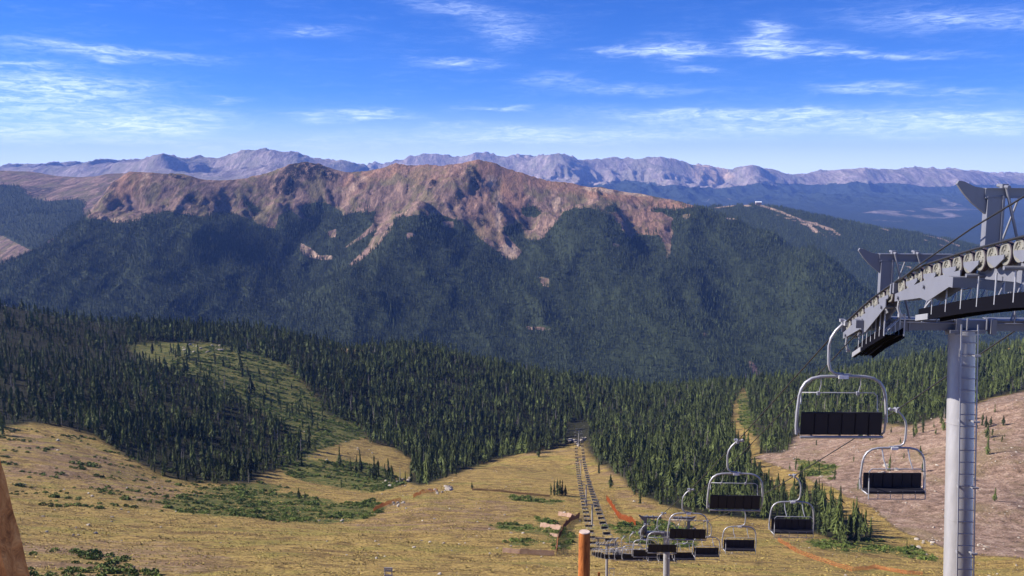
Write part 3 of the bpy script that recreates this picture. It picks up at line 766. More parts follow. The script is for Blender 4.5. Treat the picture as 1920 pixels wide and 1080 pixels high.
def conifer_crown(seed, tiers, pts, H=1.0, Rr=0.17, base=0.07):
    """spiky drooping whorls of boughs; unit height"""
    r = random.Random(seed); v = []; f = []
    lean = (r.uniform(-.01, .01), r.uniform(-.01, .01))
    for t in range(tiers):
        a = t / tiers
        z = base + (1 - base) * a ** 0.92
        prof = (1 - a) ** 0.85 * (0.75 + .25 * math.sin(a * 9 + seed)) + 0.03
        if a < .12: prof *= 0.75
        rad = Rr * prof * r.uniform(.85, 1.12)
        top = z + 1.9 * (1 - base) / tiers
        off = r.uniform(0, 6.28)
        k0 = len(v); v.append((lean[0] * z, lean[1] * z, min(top, 1.0)))
        for k in range(pts * 2):
            th = off + math.pi * k / pts
            if k % 2 == 0:
                rr = rad * r.uniform(.72, 1.22); zz = z - 0.030 * r.uniform(.3, 1.6)
                if r.random() < .08: rr *= .45
            else:
                rr = rad * r.uniform(.30, .5); zz = z + 0.022
            v.append((rr * math.cos(th) + lean[0] * z, rr * math.sin(th) + lean[1] * z, max(zz, .02)))
        for k in range(pts * 2):
            f.append((k0, k0 + 1 + k, k0 + 1 + (k + 1) % (pts * 2)))
    k0 = len(v); s = 0.012
    v += [(s, 0, .93), (-s * .5, s, .93), (-s * .5, -s, .93), (0, 0, 1.03)]
    f += [(k0, k0 + 1, k0 + 3), (k0 + 1, k0 + 2, k0 + 3), (k0 + 2, k0, k0 + 3)]
    return v, f

def trunk_geo():
    mb = MB(); mb.tube([(0, 0, -.06), (0, 0, .12), (0, 0, .5), (0, 0, .93)], .01, 6, 0, True, [.020, .016, .010, .003])
    return mb

def hidden_template(name, v, f, mats, mi=None):
    me = bpy.data.meshes.new(name); me.from_pydata(v, [], f)
    for m in mats: me.materials.append(m)
    if mi: me.polygons.foreach_set('material_index', mi)
    me.update()
    return bpy.data.objects.new(name, me)

CROWNS = []; coll_near = bpy.data.collections.new('near_tree_kinds')
for k in range(6):
    v, f = conifer_crown(k + 3, [13, 15, 12, 14, 16, 11][k], [7, 6, 8, 7, 7, 6][k], 1.0, [.205, .165, .285, .19, .155, .25][k], [.05, .07, .04, .09, .05, .03][k])
    cm = bpy.data.meshes.new('crown'); cm.from_pydata(v, [], f); cm.materials.append(M_LEAF); cm.update()
    CROWNS.append(cm)
    t = trunk_geo(); n = len(v)
    coll_near.objects.link(hidden_template('conifer_kind', v + t.v, f + [tuple(i + n for i in q) for q in t.f], [M_LEAF, M_BARK], [0] * len(f) + [1] * len(t.f)))
for k in range(4):      # more of the common kinds, and one bare grey snag
    q_ = coll_near.objects[k]; coll_near.objects.link(bpy.data.objects.new('conifer_kind', q_.data))
M_SNAG, T_, b_ = new_mat('grey_dead_wood', 0.9, 0.1)
b_.inputs['Base Color'].default_value = (.26, .23, .21, 1)
sg = MB(); sg.tube([(0, 0, 0), (0, .005, .5), (.01, 0, .9)], .01, 5, 0, True, [.016, .011, .003]); r_ = random.Random(4)
for i in range(34):
    zz = r_.uniform(.15, .85); th = r_.uniform(0, 6.28); L_ = .11 * (1 - zz) + .02
    sg.tube([(0, 0, zz), (L_ * math.cos(th), L_ * math.sin(th), zz - .012)], .003, 3, 0, False, [.0035, .0012])
coll_near.objects.link(hidden_template('snag_kind', sg.v, sg.f, [M_SNAG]))
TRUNK = trunk_geo().mesh('trunk', M_BARK)
coll_far = bpy.data.collections.new('far_tree_kinds')
for k in range(5):
    v, f = conifer_crown(k + 40, [6, 7, 6, 5, 7][k], 4, 1.0, [.17, .14, .19, .16, .13][k], .05)
    coll_far.objects.link(hidden_template('far_conifer_kind', v, f, [M_LEAF_FAR]))
coll_shrub = bpy.data.collections.new('shrub_kinds')
for k in range(4):
    r = random.Random(k + 90); v = []; f = []
    for q in range(95):
        th = r.uniform(0, 6.28); ph = math.acos(r.uniform(0.0, 1)); rad = r.uniform(.6, 1.05)
        c = Vector((rad * math.sin(ph) * math.cos(th), rad * math.sin(ph) * math.sin(th), rad * .62 * math.cos(ph)))
        a = Vector((r.gauss(0, 1), r.gauss(0, 1), r.gauss(0, 1))).normalized() * r.uniform(.14, .30)
        b = a.cross(Vector((r.gauss(0, 1), r.gauss(0, 1), r.gauss(0, 1)))).normalized() * r.uniform(.10, .2)
        i = len(v); v += [tuple(c - a), tuple(c + b), tuple(c + a), tuple(c - b)]; f.append((i, i + 1, i + 2, i + 3))
    coll_shrub.objects.link(hidden_template('shrub_kind', v, f, [M_SHRUB]))

def rock_geo(seed, sub=2):
    import bmesh
    bm = bmesh.new(); bmesh.ops.create_icosphere(bm, subdivisions=sub, radius=1.0)
    r = random.Random(seed); planes = [(Vector((r.gauss(0, 1), r.gauss(0, 1), r.gauss(0, 1))).normalized(), r.uniform(.55, .9)) for _ in range(9)]
    for vt in bm.verts:
        for n, d in planes:
            e = vt.co.dot(n) - d
            if e > 0: vt.co -= n * e
        vt.co.z *= .72
    me = bpy.data.meshes.new('boulder'); bm.to_mesh(me); bm.free()
    return me
M_STONE, T_, b_ = new_mat('pale_stone', 0.9, 0.15)
oi_ = T_.node('ShaderNodeObjectInfo')
T_.put(b_.inputs['Base Color'], T_.ramp(T_.math('ADD', T_.math('MULTIPLY', T_.noise(coords(T_), 1.6, 5, .7), .7), T_.math('MULTIPLY', oi_.outputs['Random'], .35)), [(.25, (.16, .13, .11)), (.5, (.33, .28, .23)), (.75, (.50, .45, .38))]))
ROCKS = []
coll_rock = bpy.data.collections.new('rock_kinds')
for k in range(4):
    me = rock_geo(k + 5, 2); me.materials.append(M_STONE); ROCKS.append(me)
    coll_rock.objects.link(bpy.data.objects.new('rock_kind', me))

def scatter(name, P, sc, coll, nkinds, label, cat, tilt=False, xy=1.0):
    """many instances of a few kinds on given points, as one object"""
    n = len(P)
    me = bpy.data.meshes.new(name); me.vertices.add(n); me.vertices.foreach_set('co', np.asarray(P, np.float32).ravel())
    a = me.attributes.new('sc', 'FLOAT_VECTOR', 'POINT'); s3 = np.stack([sc * rng.uniform(.8, 1.2, n) * xy, sc * rng.uniform(.8, 1.2, n) * xy, sc], -1); a.data.foreach_set('vector', s3.astype(np.float32).ravel())
    a = me.attributes.new('rot', 'FLOAT_VECTOR', 'POINT')
    rt = np.zeros((n, 3)); rt[:, 2] = rng.uniform(0, 6.28, n); rt[:, :2] = rng.normal(0, .045 if not tilt else .4, (n, 2)); a.data.foreach_set('vector', rt.astype(np.float32).ravel())
    a = me.attributes.new('kindi', 'INT', 'POINT'); kk_ = rng.integers(0, nkinds, n); kk_ = np.where(kk_ >= 11, kk_ % 10, kk_) if nkinds > 11 else kk_; a.data.foreach_set('value', kk_.astype(np.int32))
    o = bpy.data.objects.new(name, me); C.objects.link(o)
    g = bpy.data.node_groups.new(name, 'GeometryNodeTree'); g.is_modifier = True
    g.interface.new_socket(name='Geometry', in_out='INPUT', socket_type='NodeSocketGeometry')
    g.interface.new_socket(name='Geometry', in_out='OUTPUT', socket_type='NodeSocketGeometry')
    gi = g.nodes.new('NodeGroupInput'); go = g.nodes.new('NodeGroupOutput')
    ip = g.nodes.new('GeometryNodeInstanceOnPoints'); ci = g.nodes.new('GeometryNodeCollectionInfo')
    ci.inputs['Collection'].default_value = coll; ci.inputs['Separate Children'].default_value = True; ci.inputs['Reset Children'].default_value = True
    m2p = g.nodes.new('GeometryNodeMeshToPoints')
    def na(nm, t):
        q = g.nodes.new('GeometryNodeInputNamedAttribute'); q.data_type = t; q.inputs['Name'].default_value = nm
        return [s_ for s_ in q.outputs if s_.enabled and s_.name == 'Attribute'][0]
    L = g.links.new
    L(gi.outputs[0], m2p.inputs['Mesh']); L(m2p.outputs[0], ip.inputs['Points']); L(ci.outputs[0], ip.inputs['Instance'])
    ip.inputs['Pick Instance'].default_value = True
    L(na('kindi', 'INT'), ip.inputs['Instance Index']); L(na('sc', 'FLOAT_VECTOR'), ip.inputs['Scale']); L(na('rot', 'FLOAT_VECTOR'), ip.inputs['Rotation'])
    L(ip.outputs[0], go.inputs[0])
    md = o.modifiers.new('scatter', 'NODES'); md.node_group = g
    tag(o, label, cat, kind='stuff')
    return o

def jitter_grid(x0, x1, y0, y1, s):
    X, Y = np.meshgrid(np.arange(x0, x1, s), np.arange(y0, y1, s))
    X = X + rng.uniform(-.5, .5, X.shape) * s; Y = Y + rng.uniform(-.5, .5, Y.shape) * s
    return X.ravel(), Y.ravel()

# ------------------------------------------------------------------ near forest
X, Y = jitter_grid(-1250, 1500, 340, 1640, 5.6)
Z = ground_z(X, Y); px, py, pd = to_pix(np.stack([X, Y, Z], -1))
jx = 7 * fbm(X, Y, 30, 3, .6, 201); jy = 7 * fbm(X, Y, 22, 3, .6, 211)
qx, qy = px + jx, py + jy * .8
inb = inside(POLY_BACK, qx, qy); inl = inside(POLY_LEFT, qx, qy); inr = inside(POLY_RIGHT, qx, qy); ing = inside(POLY_GULLY, qx, qy)
it = inside(POLY_TALUS, qx, qy); ilu = inside(POLY_LUSH[0], qx, qy)
dn = fbm(X, Y, 60, 3, .6, 221)
u = rng.random(len(X))
prob = np.zeros(len(X))
prob[inb] = .72; prob[ing] = .85
prob[inr] = .55
sp = np.clip((py - 575) / 150, 0, 1)
prob[inl] = (.20 + .52 * sp)[inl]
tal = it & ~(inb | inr | ing)
prob[tal] = np.where(dn[tal] > .16, .20, .020) * np.clip((960 - py[tal]) / 150, 0, 1)
lu = ilu & ~(inb | inl)
prob[lu] = np.where(dn[lu] > .16, .24, .015)
prob *= np.where(dn < -.42, .35, 1)
prob[(pd > 1500)] = .9
liftx = 9.7 + .0634 * Y + 3.2
prob[(np.abs(X - liftx) < 14) & (Y < 1100)] = 0
keep = (u < prob) & (px > -260) & (px < 2150) & (pd < 1640)
Xn, Yn, Zn = X[keep], Y[keep], Z[keep]; pxn, pyn, pdn = px[keep], py[keep], pd[keep]
Hn = rng.lognormal(math.log(14.0), .36, len(Xn)) * np.clip(.75 + .35 * fbm(Xn, Yn, 120, 2, .5, 231) + .1, .55, 1.3)
Hn = np.clip(Hn * np.where(rng.random(len(Hn)) < .22, .55, 1.0), 4, 24)
Hn[it[keep] & ~inb[keep]] *= .62
Hn[inl[keep]] *= .80
Hn[ing[keep]] *= .85
SPECIAL = [(1010, 857, 9.5), (1123, 888, 10), (1145, 915, 9), (1033, 929, 7.5), (1039, 929, 9.0), (1045, 929, 10), (1050, 929, 9.2), (1054, 929, 9.0), (1060, 930, 6.5), (885, 917, 4.5), (640, 915, 5), (560, 935, 6), (572, 938, 5), (760, 902, 7),
           (1605, 1012, 11), (1590, 1008, 10), (1700, 1030, 4), (107, 775, 14), (5, 815, 12), (130, 790, 9), (180, 800, 13), (1557, 940, 9), (1190, 928, 9), (1200, 945, 8)]
order = np.argsort(pdn + 2000 * ((pxn < -5) | (pxn > 1925)))
top = order[:300 - len(SPECIAL)]
mask = np.ones(len(Xn), bool); mask[top] = False
scatter('conifer_forest', np.stack([Xn, Yn, Zn - .2], -1)[mask], Hn[mask], coll_near, 24, 'dense dark green conifer forest covering the near hills and bowl', 'forest', xy=1.12)

TL = {
    'spec0': ('lone small conifer standing on the crest of the grassy knoll', 'lone conifers'),
    'spec1': ('dark conifer standing alone just right of the lift line, farther up of the two', None),
    'spec2': ('dark conifer just right of the lift line, nearer of the two, long shadow beside it', None),
    'clump': ('small dark conifer in the tight clump beside the left of the lift line', 'clump of small conifers by the lift line'),
    'shrubby': ('small conifer standing alone among willows in the left bowl', 'scattered small conifers in the left bowl'),
    'gully': ('dark conifer in the gully between the grass ridge and the pink talus slope', 'conifers in the gully below the talus'),
    'lift': ('dark conifer in the front edge of the forest right of the lift line', 'front conifers right of the lift line'),
    'left': ('dark conifer in the lower front edge of the forest on the left hill', 'front conifers of the left hill'),
    'knoll': ('dark conifer in the front row of forest behind the grassy knoll', 'front conifers behind the knoll'),
    'talus': ('small conifer growing by itself on the pink talus slope', 'small conifers on the talus slope')}
tree_n = 0
def put_tree(x, y, z, h, key, k):
    global tree_n
    root = empty('conifer_tree', (x, y, z - .15), random.uniform(0, 6.28))
    w = random.uniform(1.0, 1.32); root.scale = (h * w, h * w, h)
    for nm, me in (('trunk', TRUNK), ('crown', CROWNS[k])):
        c = bpy.data.objects.new(nm, me); c.parent = root; C.objects.link(c)
    lab, grp = TL[key]
    tag(root, lab, 'tree', grp if grp and grp != 'lone conifers' else None)
    tree_n += 1
for i in top:
    a, b = pxn[i], pyn[i]
    key = 'gully' if (a > 1485 and ing[keep][i]) else 'talus' if (it[keep][i] and not inb[keep][i]) else 'lift' if a > 1090 else 'left' if inl[keep][i] else 'shrubby' if lu[keep][i] else 'knoll'
    put_tree(Xn[i], Yn[i], Zn[i], Hn[i], key, int(rng.integers(0, 6)))
for j, (a, b, h) in enumerate(SPECIAL):
    x, y, z = on_ground(a, b); h *= 1.22
    key = 'spec0' if j == 0 else 'spec1' if j == 1 else 'spec2' if j == 2 else 'clump' if 3 <= j <= 8 else 'shrubby' if 9 <= j <= 13 else 'gully' if j in (14, 15) else 'talus' if j in (16, 21) else 'left' if j < 21 else 'lift'
    put_tree(x, y, z, h, key, [2, 0, 2, 1, 4, 0, 3, 4, 2][j % 9])

# ------------------------------------------------------------------ far woods
X, Y = jitter_grid(-2900, 3000, 2330, 4750, 10.5)
ok = (np.abs(X / Y) < .62); X = X[ok]; Y = Y[ok]
Z = main_ground(X, Y); px, py, pd = to_pix(np.stack([X, Y, Z], -1))
wa = 5 * fbm(X, Y, 120, 3, .6, 71) + 3 * fbm(X, Y, 30, 2, .6, 72); wb = 4 * fbm(X, Y, 80, 3, .6, 77) + 3 * fbm(X, Y, 30, 2, .6, 78)
fo = forest_main(px, py, wa, wb)
fringe = forest_main(px, py + 9, wa * 2, wb * 2) & (fbm(X, Y, 60, 3, .6, 81) > .1)
dn = fbm(X, Y, 260, 4, .6, 82); dn2 = fbm(X, Y * .4, 90, 3, .6, 83)
pr = np.where(fo, np.clip(.80 + .5 * dn + .25 * dn2, .35, 1), np.where(fringe, .35, 0))
kp = (rng.random(len(X)) < pr) & (px > -60) & (px < 1980) & (py < 790)
# only where the slope faces this valley
ahead = (main_ground(X * 1.012, Y * 1.012) - Z * 1.012) > -25
kp &= ahead
Pm = np.stack([X, Y, Z - .4], -1)[kp]
Hm = np.clip(rng.lognormal(math.log(17), .28, len(Pm)) * (1 + .25 * dn[kp]), 7, 26)
scatter('mountainside_forest', Pm, Hm, coll_far, 5, 'blue green conifer forest clothing the lower slopes of the red mountain', 'forest', xy=1.35)
X, Y = jitter_grid(900, 3400, 3700, 5750, 12.0)
ok = (X / Y > .19) & (X / Y < .64); X = X[ok]; Y = Y[ok]
Z = hill_ground(X, Y); px, py, pd = to_pix(np.stack([X, Y, Z], -1))
kp = ~run_mask(px + 1.5 * fbm(X, Y, 60, 2, .6, 5), py) & (rng.random(len(X)) < .85) & (px < 1980) & (py < 740)
Ph = np.stack([X, Y, Z - .4], -1)[kp]
scatter('ski_hill_forest', Ph, np.clip(rng.lognormal(math.log(14), .25, len(Ph)), 7, 24), coll_far, 5, 'conifer forest on the low ski hill behind the lift tower, cut by pale runs', 'forest', xy=1.5)
X, Y = jitter_grid(-5200, -1800, 4150, 7000, 14.0)
ok = (X / Y < -.44) & (X / Y > -.66); X = X[ok]; Y = Y[ok]
c_ = np.clip((960 + FPX * X / Y - cols4[0]) / 5.0, 0, LZ.shape[1] - 2).astype(int); r_ = np.clip((Y - 4000) / 16.0, 0, LZ.shape[0] - 2).astype(int)
Z = LZ[r_, c_]; m_ = blur(lf, 1)[r_, c_]
kp = (m_ + .5 * fbm(X, Y, 90, 3, .6, 7) > .5) & (rng.random(len(X)) < .8)
scatter('valley_forest', np.stack([X, Y, Z - .4], -1)[kp], np.clip(rng.lognormal(math.log(15), .25, kp.sum()), 7, 24), coll_far, 5, 'dark conifer forest filling the side valley at the far left', 'forest', xy=1.5)
print('trees near', mask.sum(), 'main', len(Pm), 'hill', len(Ph))

# ------------------------------------------------------------------ willow scrub and rubble
X, Y = jitter_grid(-420, 420, 225, 1250, 2.6)
Z = ground_z(X, Y); px, py, pd = to_pix(np.stack([X, Y, Z], -1))
sx = px + 9 * fbm(X, Y, 25, 3, .6, 301); sy = py + 7 * fbm(X, Y, 18, 3, .6, 302)
s = np.zeros(len(X), bool)
for p in POLY_LUSH: s |= inside(p, sx, sy)
n = fbm(X * .35, Y, 9, 4, .65, 303)
edge = inside([(-20, 790), (200, 825), (400, 905), (400, 930), (300, 960), (0, 950)], px, py)
kp = ((s & (n > .04)) | (edge & (n > .22))) & (rng.random(len(X)) < .9) & (px > -50) & (px < 1960)
scatter('willow_scrub', np.stack([X, Y, Z + .1], -1)[kp], rng.lognormal(.1, .35, kp.sum()), coll_shrub, 4, 'low green willow scrub in patches on the grass and in the bowl', 'scrub')
print('shrubs', kp.sum())
X, Y = jitter_grid(-420, 640, 260, 1000, 3.4)
Z = ground_z(X, Y); px, py, pd = to_pix(np.stack([X, Y, Z], -1))
n = fbm(X, Y, 26, 4, .65, 311)
it = inside(POLY_TALUS, px, py)
pr = np.where(it, np.where(n > .12, .35, .06), np.where(n > .22, .10, .004))
kp = (rng.random(len(X)) < pr) & (px > -30) & (px < 1960) & ~(inside(POLY_BACK, px, py) | inside(POLY_LEFT, px, py))
scatter('scattered_rubble', np.stack([X, Y, Z], -1)[kp], rng.lognormal(math.log(.36), .45, kp.sum()), coll_rock, 4, 'pale rubble strewn over the pink talus and the dry grass', 'rubble', tilt=True, xy=1.2)
print('rubble', kp.sum())
M_TUFT = leaf_mat('dry_grass', (.20, .14, .045), (.48, .36, .11), 0.05)
coll_tuft = bpy.data.collections.new('tussock_kinds')
for k in range(3):
    r = random.Random(k + 190); v = []; f = []
    for q in range(34):
        th = r.uniform(0, 6.28); rad = r.uniform(0, .5); lx, ly = math.cos(th), math.sin(th); hh = r.uniform(.5, 1.0); w_ = .13
        i = len(v); v += [(lx * rad - ly * w_, ly * rad + lx * w_, 0), (lx * rad + ly * w_, ly * rad - lx * w_, 0), (lx * (rad + .45), ly * (rad + .45), hh * .8)]; f.append((i, i + 1, i + 2))
    coll_tuft.objects.link(hidden_template('tussock_kind', v, f, [M_TUFT]))
X, Y = jitter_grid(-260, 330, 225, 620, 1.25)
Z = ground_z(X, Y); px, py, pd = to_pix(np.stack([X, Y, Z], -1))
n = fbm(X * .45, Y, 10, 4, .65, 321)
kp = (px > -20) & (px < 1940) & (py > 830) & (py < 1100) & (rng.random(len(X)) < np.clip(.22 + 1.3 * n, .03, .85)) & ~(inside(POLY_BACK, px, py) | inside(POLY_LEFT, px, py) | inside(POLY_TALUS, px, py) | inside(POLY_GULLY, px, py))
scatter('grass_tussocks', np.stack([X, Y, Z], -1)[kp], rng.lognormal(math.log(.30), .35, kp.sum()), coll_tuft, 3, 'tussocks of dry golden grass all over the slope', 'grass', xy=1.4)
print('tussocks', kp.sum())

# ------------------------------------------------------------------ chairlift
def metal(name, c, rough=0.45, met=0.35, var=0.12):
    m, T, b = new_mat(name, rough, 0.5)
    b.inputs['Metallic'].default_value = met
    tcn = T.node('ShaderNodeTexCoord')
    n = T.noise(T.scale(tcn.outputs['Object'], (3, 3, .6)), 1.6, 7, 0.7)
    T.put(b.inputs['Base Color'], T.mix(n, tuple(k * (1 - var * 1.6) for k in c) + (1,), tuple(min(1, k * (1 + var)) for k in c) + (1,)))
    T.put(b.inputs['Roughness'], T.math('MULTIPLY_ADD', n, 0.25, rough - .1))
    return m
M_GALV = metal('galvanised_steel', (.36, .36, .39), .42, .35)
M_MAST = metal('mast_paint', (.37, .36, .37), .42, .25, .22)
M_PLATE = metal('grey_paint', (.165, .170, .205), .5, .1)
M_SHADE_STEEL = metal('shade_dark_steel', (.006, .006, .010), .9, 0)  # near black: shade of the catwalk's underside put into the colour
M_SHADE_STEEL.node_tree.nodes['Principled BSDF'].inputs['Specular IOR Level'].default_value = 0.02
M_ROPE = metal('wire_rope', (.030, .030, .036), .5, .3)
M_RUBBER = metal('rubber', (.035, .022, .032), .7, 0)
M_HUB = metal('cast_hub', (.24, .23, .20), .5, .2, .3)
M_SEAT = metal('navy_upholstery', (.010, .009, .018), .65, 0, .3)
M_TAG = metal('white_plate', (.85, .85, .85), .5, 0, .03)

ROPE = [(12, 385), (16, 418), (18.9, 443), (21.5, 470), (24.5, 500), (26.7, 535), (28.7, 566), (30.5, 598), (31.3, 609), (50, 825), (69, 917), (88, 962), (107, 983), (126, 998), (145, 1006), (170, 1010), (200, 1015), (240, 1018),
        (286, 1017), (330, 994), (380, 968), (438, 944), (500, 925), (575, 907), (680, 884), (794, 861), (870, 838), (955, 806), (1010, 812), (1100, 845)]
RP = np.array([pos(960, py, d) for d, py in ROPE])
def ropez(y): return float(np.interp(y, RP[:, 1], RP[:, 2]))
def ropex(y, side): return 9.7 + .0634 * y + (0 if side < 0 else 6.4)
YAW = -math.atan(.0634)

def make_rope():
    mb = MB()
    for side in (-1, 1):
        ys = np.concatenate([np.arange(6, 60, 1.0), np.arange(60, 1090, 6.0)])
        mb.tube([(ropex(y, side), y, ropez(y)) for y in ys], .030, 6, 0)
    # the return over the top wheel behind the camera and around the bottom one
    for yy, sg in ((6, -1), (1086, 1)):
        z = ropez(yy); x0, x1 = ropex(yy, -1), ropex(yy, 1); cx = (x0 + x1) / 2; r = (x1 - x0) / 2
        mb.tube([(cx - r * math.cos(t), yy + sg * r * math.sin(t), z) for t in np.linspace(0, math.pi, 14)], .030, 6, 0)
    o = mb.build('haul_rope', M_ROPE)
    tag(o, 'dark steel haul rope running over the tower wheels and down the slope with the chairs', 'cable')
make_rope()
mb = MB()
pp = [pos(2300, 120, 12), pos(2100, 250, 15), pos(1911, 374, 18.9), pos(1822, 428, 21.4), pos(1721, 498, 24.3), pos(1664, 545, 27.2), pos(1606, 626, 29.6), pos(1500, 738, 36), pos(1380, 862, 51), pos(1290, 940, 70), pos(1250, 985, 114)]
mb.tube(pp, .022, 6, 0)
tag(mb.build('signal_cable', M_ROPE), 'thin dark signal cable slanting down past the near tower beside the haul rope', 'cable')

def make_chair(side):
    """side -1: seen from behind; +1: seen from the front. Origin at the rope."""
    s = -1 if side < 0 else 1          # hanger bows to this side
    f = 1 if side < 0 else -1          # seat faces this way along Y
    root = empty('lift_chair', (0, 0, 0), 0)
    mb = MB(); pts = []
    ctrl = [(0, -.02), (.10, -.06), (.30, -.26), (.46, -.52), (.52, -.8), (.52, -1.15), (.51, -1.45), (.45, -1.66), (.30, -1.78), (.12, -1.81), (-.02, -1.82)]
    mb.tube([(s * x, 0, z) for x, z in ctrl], .052, 8, 0); mb.box((0, 0, -1.84), (.5, .10, .07), 0)
    mb.build('hanger_arm', M_GALV, root)
    g = MB(); g.box((0, 0, .02), (.13, .42, .16), 0); g.bar((s * -.28, .0, .06), (s * .05, 0, .03), .09, .10, 0); g.tube([(s * -.30, -.07, .07), (s * -.30, .07, .07)], .075, 10, 0); g.bar((.0, -.2, .08), (0, .2, .10), .06, .06, 0); g.box((s * .12, .02, .10), (.10, .14, .10), 0)
    g.build('grip', M_GALV, root)
    fr = MB(); w = 1.50; P = [(-w - .06, -3.98), (-w - .08, -3.70), (-w - .06, -3.2), (-w, -2.6), (-w + .06, -2.35), (-w + .20, -2.12), (-w + .42, -1.97), (-w + .72, -1.90), (-.5, -1.89), (.5, -1.89), (w - .72, -1.90), (w - .42, -1.97), (w - .20, -2.12), (w - .06, -2.35), (w, -2.6), (w + .05, -3.2), (w + .06, -3.55)]
    fr.tube([(x, 0, z) for x, z in P], .055, 8, 0)
    for q in (-1, 1):
        fr.tube([(q * (w + .05), 0, -3.5), (q * (w + .03), f * .05, -3.9), (q * (w - .05), f * .12, -4.05), (q * (w - .12), f * .60, -4.05)], .04, 8, 0)
    fr.tube([(-w + .05, -f * .06, -4.07), (w - .05, -f * .06, -4.07)], .05, 8, 0); fr.tube([(-w + .1, f * .5, -4.05), (w - .1, f * .5, -4.05)], .03, 8, 0)
    for x in (-1.0, 0, 1.0): fr.bar((x, -f * .05, -4.06), (x, f * .5, -4.06), .05, .03, 0)
    fr.build('frame', M_GALV, root)
    t = MB(); t.box((0, -.07, -1.90), (.34, .05, .13), 0); t.build('number_plate', M_TAG, root)
    b = MB(); n = 12
    for k in range(6):                                       # six padded backs, joined
        x0 = -1.42 + k * .4733
        prof = [(x0, 0), (x0 + .03, .035), (x0 + .44, .035), (x0 + .4733, 0)]
        for (xa, da), (xb, db) in zip(prof[:-1], prof[1:]):
            za, zb = -3.22, -3.98
            V = [(xa, -f * .03 - da, za), (xb, -f * .03 - db, za), (xb, f * .02 - db, zb), (xa, f * .02 - da, zb), (xa, -f * .03 + da + .03, za), (xb, -f * .03 + db + .03, za), (xb, f * .02 + db + .03, zb), (xa, f * .02 + da + .03, zb)]
            b.add(V, [(0, 1, 2, 3), (7, 6, 5, 4), (0, 4, 5, 1), (3, 2, 6, 7), (0, 3, 7, 4), (1, 5, 6, 2)], 0)
    b.tube([(-1.40, -f * .03, -3.20), (1.40, -f * .03, -3.20)], .035, 8, 0)
    b.build('backrest', M_SEAT, root)
    st = MB(); st.box((0, f * .30, -3.96), (2.82, .52, .11), 0); st.tube([(-1.40, f * .56, -3.96), (1.40, f * .56, -3.96)], .055, 8, 0); st.build('seat', M_SEAT, root)
    r = MB()
    if side < 0:
        z = -2.50; r.tube([(-1.42, .05, -2.9), (-1.42, .12, z - .06), (-1.36, .14, z), (1.15, .14, z - .02), (1.26, .14, z - .12), (1.28, .1, z - .6), (1.30, .05, -3.35)], .022, 6, 0)
        for x in (-.72, .66):
            r.tube([(x - .05, .0, -1.93), (x, .08, -2.2), (x - .05, .14, -2.48)], .018, 6, 0); r.box((x - .08, .12, -2.53), (.10, .10, .12), 0)
    else:
        r.tube([(-1.36, -.62, -4.25), (-1.36, -.55, -3.3), (-1.33, -.45, -2.95), (-1.2, -.42, -2.82), (1.2, -.42, -2.82), (1.33, -.45, -2.95)], .028, 6, 0)
        r.tube([(1.36, -.55, -3.3), (1.38, -.62, -4.25)], .028, 6, 0)
        for x in (-.60, .66): r.tube([(x, -.02, -1.93), (x + .02, -.25, -2.4), (x + .12, -.42, -2.82)], .030, 6, 0)
        for x in (-.9, -.3, .3, .9): r.tube([(x, -.62, -4.28), (x, -.58, -3.9)], .02, 6, 0)
        r.tube([(-1.36, -.62, -4.28), (1.38, -.62, -4.28)], .022, 6, 0)
    r.build('restraint_bar', M_GALV, root)
    return root

def copy_tree(o, parent=None):
    c = o.copy(); C.objects.link(c); c.parent = parent
    for ch in o.children: copy_tree(ch, c)
    return c
ORD = ['nearest', 'second', 'third', 'fourth', 'fifth', 'sixth', 'seventh', 'eighth', 'ninth', 'tenth', 'eleventh', 'twelfth', 'thirteenth', 'fourteenth', 'fifteenth', 'sixteenth', 'seventeenth', 'eighteenth', 'nineteenth', 'twentieth']
for side, y0, nm in ((-1, 30.6, 'left'), (1, 42.2, 'right')):
    proto = make_chair(side)
    k = 0; y = y0
    while y < 930:
        o = proto if k == 0 else copy_tree(proto)
        o.location = (ropex(y, side), y, ropez(y) - .02)
        o.rotation_euler = (random.uniform(-.02, .02), random.uniform(-.012, .012), YAW * .3 + random.uniform(-.03, .03))
        if k < len(ORD):
            if side < 0: lab = ['empty chair on the left rope, dark back to us, ' + ('nearest and largest' if k == 0 else ORD[k] + ' nearest')][0]
            else: lab = 'empty chair on the right rope, facing us, ' + (ORD[k] + ' nearest' if k else 'nearest, just left of the mast')
            g = None
        else:
            lab = 'tiny dark chair far down the ' + nm + ' rope on the grassy knoll'
        tag(o, lab, 'chair', 'chairs on the %s rope of the chairlift' % nm)
        k += 1; y += 18.25

